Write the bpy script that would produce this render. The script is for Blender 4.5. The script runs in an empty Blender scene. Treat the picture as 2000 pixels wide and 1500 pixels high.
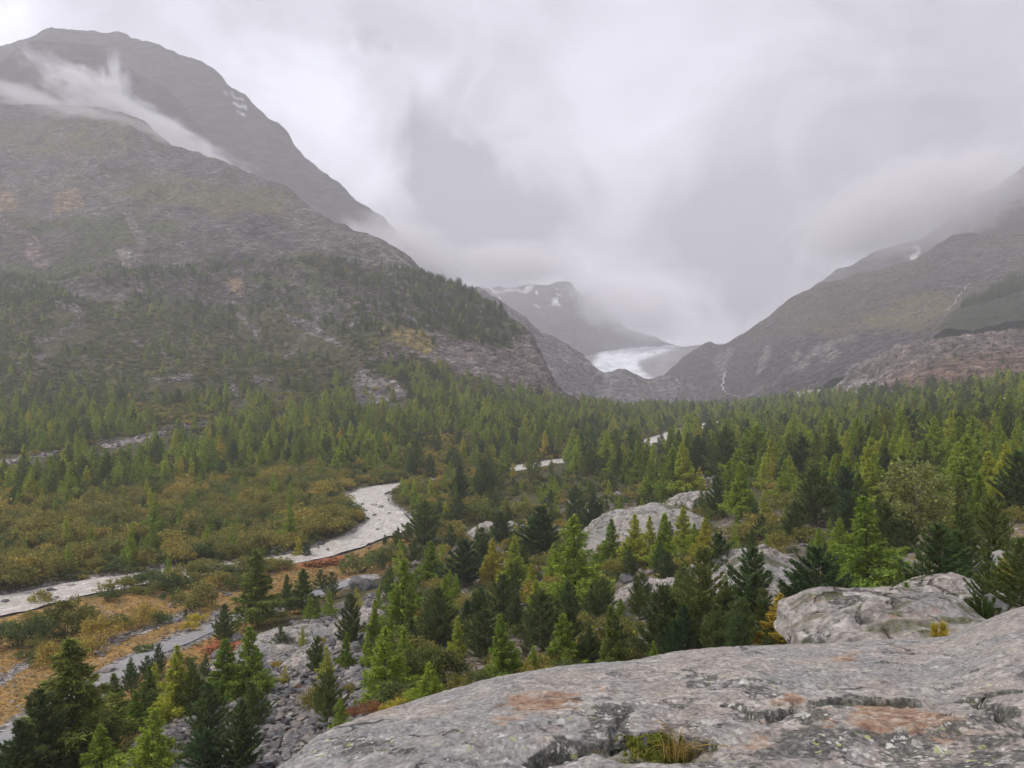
import bpy, math, random
import numpy as np
from mathutils import Vector
R = math.radians
rng = np.random.default_rng(7)
random.seed(7)
HAZE, EXPO, SKYK, CLOUDS = 0.00018, 1.20, 0.615, True
scene = bpy.context.scene
COL = scene.collection
# ------------------------------------------------------------------ camera
F = 1511.0                      # focal length in photo pixels (2000 wide)
HZ = 800.0                      # eye-level row of the photo
cam_d = bpy.data.cameras.new('camera')
cam = bpy.data.objects.new('camera', cam_d); COL.objects.link(cam)
cam.location = (0, 0, 0); cam.rotation_euler = (R(90), 0, 0)
cam_d.sensor_width = 36.0; cam_d.lens = 36.0 * F / 2000.0
cam_d.shift_y = (HZ - 750.0) / 2000.0
cam_d.clip_start = 0.1; cam_d.clip_end = 40000
scene.camera = cam
def pix_dir(px, py):
    v = Vector(((px - 1000) / F, 1.0, -(py - HZ) / F)); v.normalize(); return v

# ------------------------------------------------------------------ node helper
class NT:
    def __init__(s, tree): s.t = tree; s.t.nodes.clear()
    def n(s, typ, ins=None, **kw):
        nd = s.t.nodes.new(typ)
        for k, v in kw.items(): setattr(nd, k, v)
        if ins:
            for k, v in ins.items():
                sock = nd.inputs[k]
                if isinstance(v, bpy.types.NodeSocket): s.t.links.new(v, sock)
                else: sock.default_value = v
        return nd
    def math(s, op, a, b=0.0, c=None, clamp=False):
        ins = {0: a, 1: b}
        if c is not None: ins[2] = c
        return s.n('ShaderNodeMath', ins, operation=op, use_clamp=clamp).outputs[0]
    def mix(s, fac, a, b, blend='MIX'):
        nd = s.n('ShaderNodeMix', {0: fac, 6: a, 7: b}, data_type='RGBA', blend_type=blend)
        return nd.outputs[2]
    def noise(s, vec, scale, detail=4, rough=0.55, dist=0.0, out='Fac', lac=2.0):
        nd = s.n('ShaderNodeTexNoise', {'Vector': vec, 'Scale': scale, 'Detail': detail, 'Roughness': rough, 'Distortion': dist, 'Lacunarity': lac})
        return nd.outputs[out]
    def ss(s, x, a, b, t0=0.0, t1=1.0):
        return s.n('ShaderNodeMapRange', {0: x, 1: a, 2: b, 3: t0, 4: t1}, interpolation_type='SMOOTHSTEP').outputs[0]
    def ramp(s, x, stops):
        nd = s.n('ShaderNodeValToRGB', {0: x}); r = nd.color_ramp
        while len(r.elements) < len(stops): r.elements.new(0.5)
        for e, (p, c) in zip(r.elements, stops): e.position = p; e.color = (*c, 1)
        return nd.outputs[0]
    def map(s, vec, scale=(1, 1, 1), rot=(0, 0, 0), loc=(0, 0, 0)):
        return s.n('ShaderNodeMapping', {'Vector': vec, 'Scale': scale, 'Rotation': rot, 'Location': loc}).outputs[0]
def c4(c): return (c[0], c[1], c[2], 1.0)

# ------------------------------------------------------------------ world: overcast sky over a clear-sky model
SUN_EL, SUN_AZ = 50, 258
world = bpy.data.worlds.new('World'); scene.world = world; world.use_nodes = True
w = NT(world.node_tree)
gen = w.n('ShaderNodeTexCoord').outputs['Generated']
nv = w.noise(gen, 6.5, 9, 0.64, 0.6, out='Color')
off = w.n('ShaderNodeVectorMath', {0: nv, 1: (0.5, 0.5, 0.5)}, operation='SUBTRACT').outputs[0]
off = w.n('ShaderNodeVectorMath', {0: off, 3: 0.19}, operation='SCALE').outputs[0]
dirw = w.n('ShaderNodeVectorMath', {0: gen, 1: off}, operation='ADD').outputs[0]
SKY_LOBES = [  # px, py, radius, amount
    (560, 240, .14, .20), (660, 170, .12, .16), (650, 330, .10, .17), (400, 150, .13, .16), (0, 90, .12, .36), (60, 30, .12, .16),
    (790, 170, .055, .10), (1130, 500, .07, .16), (1240, 330, .12, .10), (1180, 120, .2, .06), (1010, 300, .10, .05),
    (1250, 620, .14, .12), (1400, 640, .10, .08), (700, 370, .08, .14), (1320, 100, .25, .05),
    (860, 390, .11, -.26), (800, 420, .06, -.14), (975, 440, .11, -.24), (1040, 500, .07, -.12), (1110, 455, .10, -.14), (735, 60, .045, -.10), (748, 120, .04, -.12), (765, 180, .035, -.10), (788, 240, .04, -.06), (812, 300, .05, -.09), (700, 110, .03, -.05), (860, 180, .04, .10), (900, 330, .05, -.14), (930, 290, .04, .06),
    (960, 520, .08, -.13), (1400, 450, .13, -.15), (1420, 530, .13, -.15), (1600, 400, .2, -.11), (1800, 330, .25, -.08), (1950, 200, .2, -.05),
    (1290, 560, .08, -.07), (1560, 470, .14, -.08), (1370, 370, .04, -.07), (880, 320, .07, -.08), (1900, 420, .15, -.05)]
acc = None
for px, py, r, a in SKY_LOBES:
    d = w.n('ShaderNodeVectorMath', {0: dirw, 1: pix_dir(px, py)}, operation='DISTANCE').outputs['Value']
    v = w.ss(d, r, 0.0, 0.0, a)
    acc = v if acc is None else w.math('ADD', acc, v)
fine = w.math('SUBTRACT', w.noise(w.map(gen, (1, 1, 1.5)), 5.5, 9, 0.58, 1.3), 0.5)
big = w.math('SUBTRACT', w.noise(gen, 1.6, 3, 0.5, 0.2), 0.5)
lum = w.math('ADD', w.math('MULTIPLY', fine, 0.50), w.math('MULTIPLY', big, 0.18))
lum = w.math('ADD', lum, w.math('MULTIPLY', acc, 1.25))
lum = w.math('ADD', lum, 0.545)
lum = w.math('MULTIPLY', lum, SKYK)
lum = w.n('ShaderNodeClamp', {0: lum, 1: 0.20, 2: 1.3}).outputs[0]
tone = w.ss(lum, 0.5, 1.1)
tint = w.mix(tone, (0.950, 0.955, 1.085, 1), (0.950, 0.957, 1.07, 1))
cloudc = w.n('ShaderNodeVectorMath', {0: tint, 3: lum}, operation='SCALE').outputs[0]
sky = w.n('ShaderNodeTexSky', sky_type='NISHITA', sun_disc=False, sun_elevation=R(SUN_EL), sun_rotation=R(SUN_AZ))
bg1 = w.n('ShaderNodeBackground', {0: sky.outputs[0], 1: 0.08})
bg2 = w.n('ShaderNodeBackground', {0: cloudc, 1: 1.0})
mx = w.n('ShaderNodeMixShader', {0: 0.97, 1: bg1.outputs[0], 2: bg2.outputs[0]})
w.n('ShaderNodeOutputWorld', {0: mx.outputs[0]})
world.cycles.sampling_method = 'MANUAL'; world.cycles.sample_map_resolution = 512

sun_d = bpy.data.lights.new('sun', 'SUN'); sun_d.energy = 1.5; sun_d.angle = R(24); sun_d.color = (1.0, 0.95, 0.9)
sun = bpy.data.objects.new('sun', sun_d); COL.objects.link(sun)
az = R(SUN_AZ)
sdir = Vector((math.sin(az) * math.cos(R(SUN_EL)), math.cos(az) * math.cos(R(SUN_EL)), math.sin(R(SUN_EL))))
sun.rotation_euler = sdir.to_track_quat('Z', 'Y').to_euler()

scene.view_settings.view_transform = 'Standard'; scene.view_settings.look = 'None'
scene.view_settings.exposure = EXPO; scene.view_settings.gamma = 1.0; scene.view_settings.use_curve_mapping = False
scene.render.engine = 'CYCLES'
cy = scene.cycles
cy.use_denoising = True; cy.max_bounces = 5; cy.diffuse_bounces = 3; cy.glossy_bounces = 2; cy.transmission_bounces = 2
cy.transparent_max_bounces = 6; cy.volume_bounces = 3; cy.volume_max_steps = 128
cy.use_adaptive_sampling = True; cy.adaptive_threshold = 0.02
cy.caustics_reflective = False; cy.caustics_refractive = False

# ------------------------------------------------------------------ numpy noise
_L = 64
_lat = np.random.default_rng(3).random((_L, _L, _L)).astype(np.float32)
def vnoise(x, y, z):
    xi = np.floor(x); yi = np.floor(y); zi = np.floor(z)
    fx, fy, fz = x - xi, y - yi, z - zi
    fx = fx * fx * fx * (fx * (fx * 6 - 15) + 10); fy = fy * fy * fy * (fy * (fy * 6 - 15) + 10); fz = fz * fz * fz * (fz * (fz * 6 - 15) + 10)
    x0 = xi.astype(int) % _L; y0 = yi.astype(int) % _L; z0 = zi.astype(int) % _L
    x1 = (x0 + 1) % _L; y1 = (y0 + 1) % _L; z1 = (z0 + 1) % _L
    g = _lat
    a = g[x0, y0, z0] * (1 - fx) + g[x1, y0, z0] * fx; b = g[x0, y1, z0] * (1 - fx) + g[x1, y1, z0] * fx
    c = g[x0, y0, z1] * (1 - fx) + g[x1, y0, z1] * fx; d = g[x0, y1, z1] * (1 - fx) + g[x1, y1, z1] * fx
    return ((a * (1 - fy) + b * fy) * (1 - fz) + (c * (1 - fy) + d * fy) * fz) * 2 - 1
def fbm(x, y, z=0.0, octv=5, gain=0.5, ridged=False):
    x = np.asarray(x, float); y = np.asarray(y, float); z = np.zeros_like(x) + z
    s = 0; a = 1.0; tot = 0
    for k in range(octv):
        n = vnoise(x + 17.3 * k, y + 5.1 * k, z + 9.7 * k)
        if ridged: n = 1 - 2 * np.abs(n)
        s = s + a * n; tot += a; a *= gain; x = x * 2.03; y = y * 2.03; z = z * 2.03
    return s / tot
def sstep(x, a, b):
    t = np.clip((x - a) / (b - a), 0, 1); return t * t * (3 - 2 * t)
def in_poly(px, py, poly):
    px = np.asarray(px, float); py = np.asarray(py, float); ins = np.zeros(px.shape, bool); n = len(poly)
    for i in range(n):
        x1, y1 = poly[i]; x2, y2 = poly[(i + 1) % n]
        c = ((y1 > py) != (y2 > py)) & (px < (x2 - x1) * (py - y1) / (y2 - y1 + 1e-9) + x1)
        ins ^= c
    return ins
def poly_dist(px, py, line):
    d = np.full(np.shape(px), 1e9)
    for (x1, y1), (x2, y2) in zip(line[:-1], line[1:]):
        L2 = (x2 - x1) ** 2 + (y2 - y1) ** 2 + 1e-9
        t = np.clip(((px - x1) * (x2 - x1) + (py - y1) * (y2 - y1)) / L2, 0, 1)
        d = np.minimum(d, np.hypot(px - x1 - t * (x2 - x1), py - y1 - t * (y2 - y1)))
    return d
def soft_poly(px, py, poly, soft):
    """1 inside, 0 outside, fading over soft units either side of the edge"""
    d = poly_dist(px, py, list(poly) + [poly[0]]); ins = in_poly(px, py, poly)
    return sstep(np.where(ins, d, -d), -soft, soft)
def pchip(xk, yk, x):
    """monotone cubic along the first axis: xk (n,), yk (n, ...)"""
    xk = np.asarray(xk, float); yk = np.asarray(yk, float); h = np.diff(xk)
    sh = (-1,) + (1,) * (yk.ndim - 1)
    dl = np.diff(yk, axis=0) / h.reshape(sh); m = np.zeros_like(yk)
    w1 = (2 * h[1:] + h[:-1]).reshape(sh); w2 = (h[1:] + 2 * h[:-1]).reshape(sh)
    ok = dl[1:] * dl[:-1] > 0
    with np.errstate(divide='ignore', invalid='ignore'):
        hm = (w1 + w2) / (w1 / dl[:-1] + w2 / dl[1:])
    m[1:-1] = np.where(ok, hm, 0); m[0] = dl[0]; m[-1] = dl[-1]
    i = np.clip(np.searchsorted(xk, x) - 1, 0, len(xk) - 2); t = (x - xk[i]) / h[i]
    t = t.reshape(sh); hh = h[i].reshape(sh)
    return ((2 * t**3 - 3 * t**2 + 1) * yk[i] + (t**3 - 2 * t**2 + t) * hh * m[i] + (-2 * t**3 + 3 * t**2) * yk[i + 1] + (t**3 - t**2) * hh * m[i + 1])

# ------------------------------------------------------------------ mesh helpers
def mesh_np(name, V, Fc, mats=(), smooth=False, midx=None):
    me = bpy.data.meshes.new(name); V = np.asarray(V, np.float32); Fc = np.asarray(Fc, np.int32); k = Fc.shape[1]
    me.vertices.add(len(V)); me.vertices.foreach_set('co', V.ravel())
    me.loops.add(Fc.size); me.loops.foreach_set('vertex_index', Fc.ravel())
    me.polygons.add(len(Fc)); me.polygons.foreach_set('loop_start', np.arange(0, Fc.size, k, dtype=np.int32))
    me.polygons.foreach_set('loop_total', np.full(len(Fc), k, np.int32))
    if midx is not None: me.polygons.foreach_set('material_index', np.asarray(midx, np.int32))
    if smooth: me.polygons.foreach_set('use_smooth', np.ones(len(Fc), bool))
    for m in mats: me.materials.append(m)
    me.update(calc_edges=True)
    return me
def link(name, me, parent=None, kind=None, label=None, cat=None, group=None, loc=None):
    o = bpy.data.objects.new(name, me); COL.objects.link(o)
    if parent is not None: o.parent = parent
    if kind: o['kind'] = kind
    if label: o['label'] = label
    if cat: o['category'] = cat
    if group: o['group'] = group
    if loc is not None: o.location = loc
    return o
def add_attr(me, name, arr):
    a = me.color_attributes.new(name, 'FLOAT_COLOR', 'POINT')
    if arr.shape[1] == 3: arr = np.concatenate([arr, np.ones((len(arr), 1))], 1)
    a.data.foreach_set('color', arr.astype(np.float32).ravel())
def grid_faces(nr, nc):
    i = np.arange(nr - 1)[:, None] * nc + np.arange(nc - 1)[None]
    i = i.ravel(); return np.stack([i, i + 1, i + nc + 1, i + nc], 1)

class Sheet:
    """a piece of land given by profiles: at each bearing (photo column) a list of (distance, photo row)"""
    def __init__(s, cols, xs, nt, tw=None):
        xk = np.array([c[0] for c in cols], float)
        D = np.log(np.array([[p[0] for p in c[1]] for c in cols], float)); Y = np.array([[p[1] for p in c[1]] for c in cols], float)
        K = D.shape[1]
        Z = -(Y - HZ) / F * np.exp(D)
        s.xs = np.asarray(xs, float)
        Dx = pchip(xk, D, s.xs); Yx = pchip(xk, Y, s.xs)
        ts = np.linspace(0, K - 1, nt) if tw is None else tw
        Dt = pchip(np.arange(K), Dx.T.copy(), ts).T; Yt = pchip(np.arange(K), Yx.T.copy(), ts).T
        s.d = np.exp(Dt)                              # (nx, nt)
        s.Y = s.d; s.X = (s.xs[:, None] - 1000) / F * s.d; s.Z = -(Yt - HZ) / F * s.d
        s.nx, s.nt = s.d.shape
    def py(s): return HZ - s.Z / s.Y * F
    def px(s): return s.xs[:, None] + 0 * s.d
    def lut(s, n=1400):
        s.lv = np.linspace(math.log(s.d[:, 0].max()), math.log(s.d[:, -1].min()), n)
        s.G = np.stack([np.interp(s.lv, np.log(s.d[i]), s.Z[i]) for i in range(s.nx)])
    def z(s, X, Y):
        X = np.asarray(X, float); Y = np.asarray(Y, float)
        px = 1000 + F * X / Y; fi = np.interp(px, s.xs, np.arange(s.nx)); i = np.clip(fi.astype(int), 0, s.nx - 2); a = fi - i
        fj = np.interp(np.log(Y), s.lv, np.arange(len(s.lv))); j = np.clip(fj.astype(int), 0, len(s.lv) - 2); b = fj - j
        G = s.G
        return (G[i, j] * (1 - a) + G[i + 1, j] * a) * (1 - b) + (G[i, j + 1] * (1 - a) + G[i + 1, j + 1] * a) * b
    def hit(s, px, py, dmin=0.0):
        d = np.exp(s.lv); d = d[d > dmin]; X = (px - 1000) / F * d; zz = s.z(X, d); row = HZ - zz / d * F
        k = np.where(row <= py)[0]
        if len(k) == 0: k = [int(np.argmin(row))]
        k = k[0]
        if k > 0:
            r0, r1 = row[k - 1], row[k]; t = np.clip((r0 - py) / (r0 - r1 + 1e-9), 0, 1); dd = d[k - 1] + (d[k] - d[k - 1]) * t
        else: dd = d[0]
        X = (px - 1000) / F * dd
        return Vector((X, dd, float(s.z(X, dd))))
    def slope(s):
        gx = np.gradient(s.Z, axis=0) / (np.gradient(s.X, axis=0) + 1e-6)
        gy = np.gradient(s.Z, axis=1) / (np.gradient(s.Y, axis=1) + 1e-6)
        return gx, gy
    def mesh(s, name, mat, attrs=None):
        V = np.stack([s.X, s.Y, s.Z], -1).reshape(-1, 3)
        me = mesh_np(name, V, grid_faces(s.nx, s.nt)[:, ::-1], [mat], smooth=True)
        me.flip_normals() if False else None
        for k, v in (attrs or {}).items(): add_attr(me, k, v.reshape(-1, v.shape[-1]))
        return me

# ------------------------------------------------------------------ land materials
def principled(t, base, rough=0.85, normal=None, spec=0.25):
    ins = {'Base Color': base, 'Roughness': rough, 'Specular IOR Level': spec}
    if normal is not None: ins['Normal'] = normal
    return t.n('ShaderNodeBsdfPrincipled', ins).outputs[0]
def new_mat(name):
    m = bpy.data.materials.new(name); m.use_nodes = True; return m, NT(m.node_tree)
def land_material(name, s1, s2, bump, cover_soft=0.12, stones=None):
    """rock and plant cover: vertex layers say where each lies, noise breaks their border and gives grain"""
    m, t = new_mat(name)
    pos = t.n('ShaderNodeNewGeometry').outputs['Position']
    rock = t.n('ShaderNodeAttribute', attribute_name='rock').outputs['Color']
    va = t.n('ShaderNodeAttribute', attribute_name='veg')
    veg, cov = va.outputs['Color'], va.outputs['Alpha']
    n1 = t.noise(pos, s1, 9, 0.62)
    n2 = t.noise(pos, s2, 8, 0.6)
    n3 = t.noise(t.map(pos, (1, 1, 3.0)), s1 * 3.1, 8, 0.7, 0.4)
    r = t.mix(1.0, rock, t.ramp(n3, [(0.36, (0.45, 0.45, 0.49)), (0.47, (0.85, 0.83, 0.84)), (0.56, (1.12, 1.10, 1.09)), (0.66, (1.65, 1.62, 1.62))]), 'MULTIPLY')
    h = n3
    if stones:
        for sc_, amt in stones:
            vo = t.n('ShaderNodeTexVoronoi', {'Vector': t.map(pos, (1, 1, 1.6)), 'Scale': sc_, 'Randomness': 1.0}, feature='F1')
            br = t.n('ShaderNodeSeparateColor', {0: vo.outputs['Color']}).outputs[0]
            r = t.mix(amt, r, t.ramp(br, [(0.0, (0.45, 0.45, 0.47)), (0.5, (0.9, 0.88, 0.86)), (1.0, (1.7, 1.66, 1.62))]), 'MULTIPLY')
            edge = t.ss(t.math('MULTIPLY', vo.outputs['Distance'], 1.0), 0.75, 0.2)
            h = t.math('ADD', h, t.math('MULTIPLY', edge, 0.5 * amt))
    v = t.mix(1.0, veg, t.ramp(t.noise(pos, s2 * 2.3, 8, 0.68), [(0.38, (0.36, 0.42, 0.42)), (0.5, (0.95, 0.95, 0.95)), (0.62, (1.8, 1.65, 1.45))]), 'MULTIPLY')
    f = t.math('ADD', t.math('MULTIPLY', t.math('SUBTRACT', t.mix(0.5, n1, n2), 0.5), 1.8), cov)
    f = t.ss(f, 0.5 - cover_soft, 0.5 + cover_soft)
    base = t.mix(f, r, v)
    hh = t.mix(f, h, n2)
    bp = t.n('ShaderNodeBump', {'Height': hh, 'Strength': 1.0, 'Distance': bump})
    t.n('ShaderNodeOutputMaterial', {0: principled(t, base, 0.9, bp.outputs[0], 0.2)})
    return m
M_near = land_material('hillside_ground', 0.30, 0.9, 0.35, stones=[(1.6, 0.9), (0.55, 0.5)])
M_far = land_material('mountain_land', 0.018, 0.05, 16.0, stones=[(0.22, 0.6), (0.07, 0.5)])
M_farther = land_material('high_mountain_rock', 0.006, 0.02, 60.0)

def relief(S, rough, lam_list, seed=0.0, ridged=0.0, limit=0.22):
    """add hills and rock relief of fixed wavelengths; only those a surface at that distance can show"""
    d = S.d; out = np.zeros_like(d)
    for k, lam in enumerate(lam_list):
        wgt = sstep(d, lam * 1.5, lam * 5) * (1 - sstep(d, lam * 350, lam * 700))
        n = fbm(S.X / lam + seed, S.Y / lam + 3.1 * k, S.Z / lam * 0.6, 3)
        if ridged: n = n * (1 - ridged) + ridged * (fbm(S.X / lam + seed + 40, S.Y / lam, S.Z / lam * 0.6, 3, ridged=True) - 0.2)
        out += wgt * n * lam
    S.Z = S.Z + out * rough

class Paint:
    def __init__(s, S, rock, veg, cov):
        s.px = S.px(); s.py = S.py(); s.S = S
        sh = s.px.shape
        s.rock = np.zeros(sh + (3,)) + np.array(rock); s.veg = np.zeros(sh + (4,)); s.veg[..., :3] = veg; s.veg[..., 3] = cov
        s.jx = s.px + 14 * fbm(s.px / 25, s.py / 25, 1.0, 4); s.jy = s.py + 10 * fbm(s.px / 25, s.py / 25, 7.0, 4)
    def area(s, poly, rock=None, veg=None, cov=None, soft=10, amt=1.0):
        m = soft_poly(s.jx, s.jy, poly, soft) * amt; s.put(m, rock, veg, cov)
    def line(s, pts, wid, rock=None, veg=None, cov=None, amt=1.0):
        m = (1 - sstep(poly_dist(s.jx, s.jy, pts), wid * 0.5, wid * 1.2)) * amt; s.put(m, rock, veg, cov)
    def put(s, m, rock, veg, cov):
        if rock is not None: s.rock = s.rock * (1 - m[..., None]) + np.array(rock) * m[..., None]
        if veg is not None: s.veg[..., :3] = s.veg[..., :3] * (1 - m[..., None]) + np.array(veg) * m[..., None]
        if cov is not None: s.veg[..., 3] = s.veg[..., 3] * (1 - m) + cov * m
    def attrs(s): return {'rock': s.rock, 'veg': s.veg}

def cols_x(a, b, step, lo=-700, hi=2700, coarse=30):
    return np.concatenate([np.arange(lo, a, coarse), np.arange(a, b, step), np.arange(b, hi + 1, coarse)]).astype(float)

# ------------------------------------------------------------------ the valley: hillside below the viewpoint, river flat, both flanks
C0 = [(6,2300),(30,1850),(70,1500),(100,1390),(135,1275),(158,1212),(175,1174),(192,1142),(300,1000),(450,895),(650,800),(950,650),(1500,420),(2200,195),(2700,420)]
VALLEY = [
 (-700, [(6,2300),(30,1900),(70,1560),(100,1430),(130,1330),(145,1260),(160,1215),(178,1180),(300,1000),(450,880),(650,770),(950,590),(1500,350),(2200,120),(2700,360)]),
 (0, C0),
 (200, [(6,2300),(30,1820),(70,1480),(100,1350),(140,1240),(172,1170),(190,1138),(208,1112),(310,990),(450,890),(650,795),(950,655),(1450,430),(2100,212),(2600,430)]),
 (300, [(6,2300),(30,1810),(70,1460),(100,1335),(140,1232),(179,1155),(197,1120),(215,1098),(315,985),(450,890),(650,792),(950,652),(1430,440),(2030,252),(2500,450)]),
 (400, [(6,2300),(30,1800),(70,1440),(100,1320),(140,1225),(185,1142),(203,1108),(222,1085),(320,980),(450,890),(650,790),(950,650),(1400,450),(1950,302),(2400,480)]),
 (560, [(6,2200),(30,1780),(70,1430),(100,1300),(140,1205),(195,1118),(212,1088),(232,1065),(330,965),(450,885),(650,790),(900,680),(1300,500),(1750,368),(2200,560)]),
 (700, [(6,2150),(30,1700),(65,1410),(95,1280),(135,1195),(225,1075),(285,1000),(345,950),(400,905),(480,865),(620,800),(850,690),(1150,560),(1500,452),(1900,620)]),
 (850, [(6,2100),(30,1640),(65,1370),(90,1280),(130,1185),(240,1040),(370,938),(400,918),(430,898),(500,858),(620,800),(800,712),(1000,640),(1280,526),(1600,660)]),
 (960, [(6,2100),(28,1600),(60,1370),(85,1285),(120,1200),(250,1020),(398,926),(425,905),(460,885),(520,850),(640,810),(800,755),(950,690),(1130,588),(1400,710)]),
 (1020, [(6,2100),(28,1560),(60,1360),(85,1280),(120,1190),(250,1010),(415,914),(445,895),(480,875),(550,845),(680,810),(820,775),(940,715),(1040,645),(1300,760)]),
 (1110, [(6,2050),(28,1520),(58,1350),(85,1265),(120,1180),(250,1000),(450,896),(475,880),(510,862),(580,838),(680,818),(800,802),(870,796),(940,778),(1250,800)]),
 (1250, [(6,2050),(28,1480),(58,1330),(85,1245),(120,1150),(250,985),(500,877),(540,868),(600,856),(680,840),(800,824),(950,810),(1100,804),(1250,800),(1800,805)]),
 (1400, [(6,2000),(26,1440),(55,1290),(82,1210),(115,1105),(210,990),(350,905),(500,868),(620,846),(720,832),(850,818),(1000,808),(1150,802),(1300,799),(1800,806)]),
 (1600, [(6,1900),(25,1400),(62,1265),(85,1180),(115,1080),(165,1000),(250,935),(350,893),(450,868),(550,845),(680,822),(820,802),(1000,785),(1200,776),(1700,800)]),
 (1800, [(6,1800),(20,1290),(45,1205),(75,1130),(110,1060),(145,1005),(200,945),(270,900),(350,870),(440,845),(550,816),(700,782),(850,725),(1000,652),(1300,740)]),
 (2000, [(6,1700),(20,1200),(40,1150),(65,1100),(95,1040),(130,985),(180,930),(240,890),(320,860),(420,825),(520,788),(650,748),(800,692),(950,632),(1250,720)]),
 (2700, [(6,1600),(20,1150),(40,1110),(65,1060),(95,1010),(130,960),(180,910),(240,870),(320,840),(420,800),(520,750),(650,690),(800,600),(950,500),(1250,620)]),
]
tw = np.concatenate([np.linspace(0, 2, 40)[:-1], np.linspace(2, 8, 230)[:-1], np.linspace(8, 14, 250)])
V = Sheet(VALLEY, cols_x(-60, 2060, 6), 0, tw)
relief(V, 0.030, [9, 22, 55], 1.0)
fl = sstep(V.d, 500, 900) * sstep(-(V.py() - 815), 0, 90)            # the flanks are rougher than the flat
for lam, a in ((330, .10), (140, .15), (60, .15), (26, .15), (12, .14)):
    q_ = 0.6 * fbm(V.X / lam + 9, V.Y / lam, V.Z / lam, 4, ridged=True) + 0.6 * fbm(V.X / lam, V.Y / lam, V.Z / lam, 3)
    V.Z += fl * a * lam * (q_ - q_.mean() - .25 * q_.std()) * np.minimum(1, (2400 - np.minimum(V.d, 2300)) / 300)
# the river, upstream to downstream: column, distance, height below the eye, width
RIVER = [(1500, 940, -9.5, 14), (1440, 880, -11.5, 16), (1380, 800, -15.6, 20), (1290, 620, -22.8, 20), (1190, 500, -28.0, 13), (1100, 452, -29.6, 17), (1010, 415, -31.2, 17), (930, 390, -32.9, 14),
         (850, 370, -34.0, 14), (780, 354, -34.7, 17), (720, 332, -35.5, 17), (714, 305, -36.3, 17), (742, 280, -37.0, 15), (762, 262, -37.5, 14), (742, 244, -38.0, 15), (690, 229, -38.8, 13),
         (620, 214, -39.6, 13), (560, 206, -39.9, 12), (450, 199, -40.5, 12), (300, 191, -41.2, 14), (200, 184, -41.6, 16), (100, 177, -42.1, 18), (0, 168, -42.6, 19), (-150, 157, -43.2, 20), (-400, 140, -44.0, 22)]
rv = np.array([((px - 1000) / F * d, d, z, wd) for px, d, z, wd in RIVER])
sK = np.concatenate([[0], np.cumsum(np.hypot(np.diff(rv[:, 0]), np.diff(rv[:, 1])))])
sF = np.arange(0, sK[-1], 2.0)
RV = pchip(sK, rv, sF)
def near_line(X, Y, L, rmax):
    """distance to the densely sampled line L and index of its nearest point, only worked out within rmax"""
    shp = X.shape; X = X.ravel(); Y = Y.ravel(); D = np.full(X.shape, 1e9); I = np.zeros(X.shape, int)
    sel = np.where((X > L[:, 0].min() - rmax) & (X < L[:, 0].max() + rmax) & (Y > L[:, 1].min() - rmax) & (Y < L[:, 1].max() + rmax))[0]
    for a in range(0, len(sel), 20000):
        q = sel[a:a + 20000]; dd = (X[q, None] - L[None, :, 0]) ** 2 + (Y[q, None] - L[None, :, 1]) ** 2
        k = dd.argmin(1); D[q] = np.sqrt(dd[np.arange(len(q)), k]); I[q] = k
    return D.reshape(shp), I.reshape(shp)
Dr, Ir = near_line(V.X, V.Y, RV, 60)
hw = RV[Ir, 3] / 2
tz = RV[Ir, 2] + np.where(Dr < hw, -0.7, -0.7 + sstep(Dr - hw, 0, 5) * 1.6)
bl = 1 - sstep(Dr - hw, 4, 34); V.Z = V.Z * (1 - bl) + tz * bl
V.lut()
# the gravel path
PATH = [(-200, 1560), (-60, 1488), (0, 1458), (80, 1402), (200, 1334), (260, 1297), (350, 1256), (440, 1217), (520, 1192), (600, 1168), (650, 1150), (720, 1128)]
ph = []
for px, py in PATH:
    h = V.hit(px, py); ph.append((h.x, h.y, h.z + 0.25))
ph = np.array(ph); sP = np.concatenate([[0], np.cumsum(np.hypot(np.diff(ph[:, 0]), np.diff(ph[:, 1])))])
PT = pchip(sP, ph, np.arange(0, sP[-1], 1.0))
Dp, Ip = near_line(V.X, V.Y, PT, 14)
bl = 1 - sstep(Dp, 2.6, 8.5); V.Z = V.Z * (1 - bl) + (PT[Ip, 2] - 0.12) * bl
V.lut()

P = Paint(V, (.21, .20, .195), (.060, .062, .026), 0.95)
sc_ = V.d
# far flank, upper part: rubble and thin grass
P.area([(-800, 50), (-800, 470), (0, 440), (300, 410), (560, 500), (760, 500), (900, 560), (860, 300), (300, 100)], (.150, .136, .136), (.100, .098, .056), .47, 16)
P.area([(-800, 470), (0, 440), (300, 410), (600, 520), (850, 540), (1040, 660), (850, 690), (560, 600), (0, 570), (-800, 560)], (.125, .112, .112), (.070, .082, .042), .60, 14)
for q in ([(150,300),(320,280),(420,330),(300,345)], [(360,400),(560,400),(620,450),(420,440)], [(60,250),(150,260),(140,300),(40,290)]): P.area(q, None, (.14, .115, .055), .60, 26, .6)
P.area([(720, 455), (860, 528), (900, 560), (760, 530), (640, 500), (560, 440), (560, 380)], (.17, .172, .160), None, .15, 8)
P.area([(700, 700), (800, 650), (860, 652), (940, 668), (1030, 640), (1130, 780), (1130, 800), (1100, 785), (900, 760), (840, 715)], (.195, .165, .158), (.09, .085, .04), .06, 8)
P.area([(735, 642), (835, 640), (850, 675), (830, 690), (770, 668)], None, (.19, .15, .055), .85, 8)
P.area([(782, 595), (850, 640), (866, 660), (830, 652), (800, 622)], (.24, .235, .22), None, .05, 5)
P.area([(690, 706), (705, 700), (740, 730), (790, 745), (800, 770), (740, 790), (695, 790)], (.25, .235, .22), None, .32, 7)
for q in ([(105,382),(150,372),(167,398),(140,412),(104,420)], [(445,538),(462,542),(477,560),(470,572),(452,560)], [(-40,360),(20,380),(42,404),(0,412),(-60,400)]): P.area(q, (.30, .225, .15), None, .0, 3)
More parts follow.
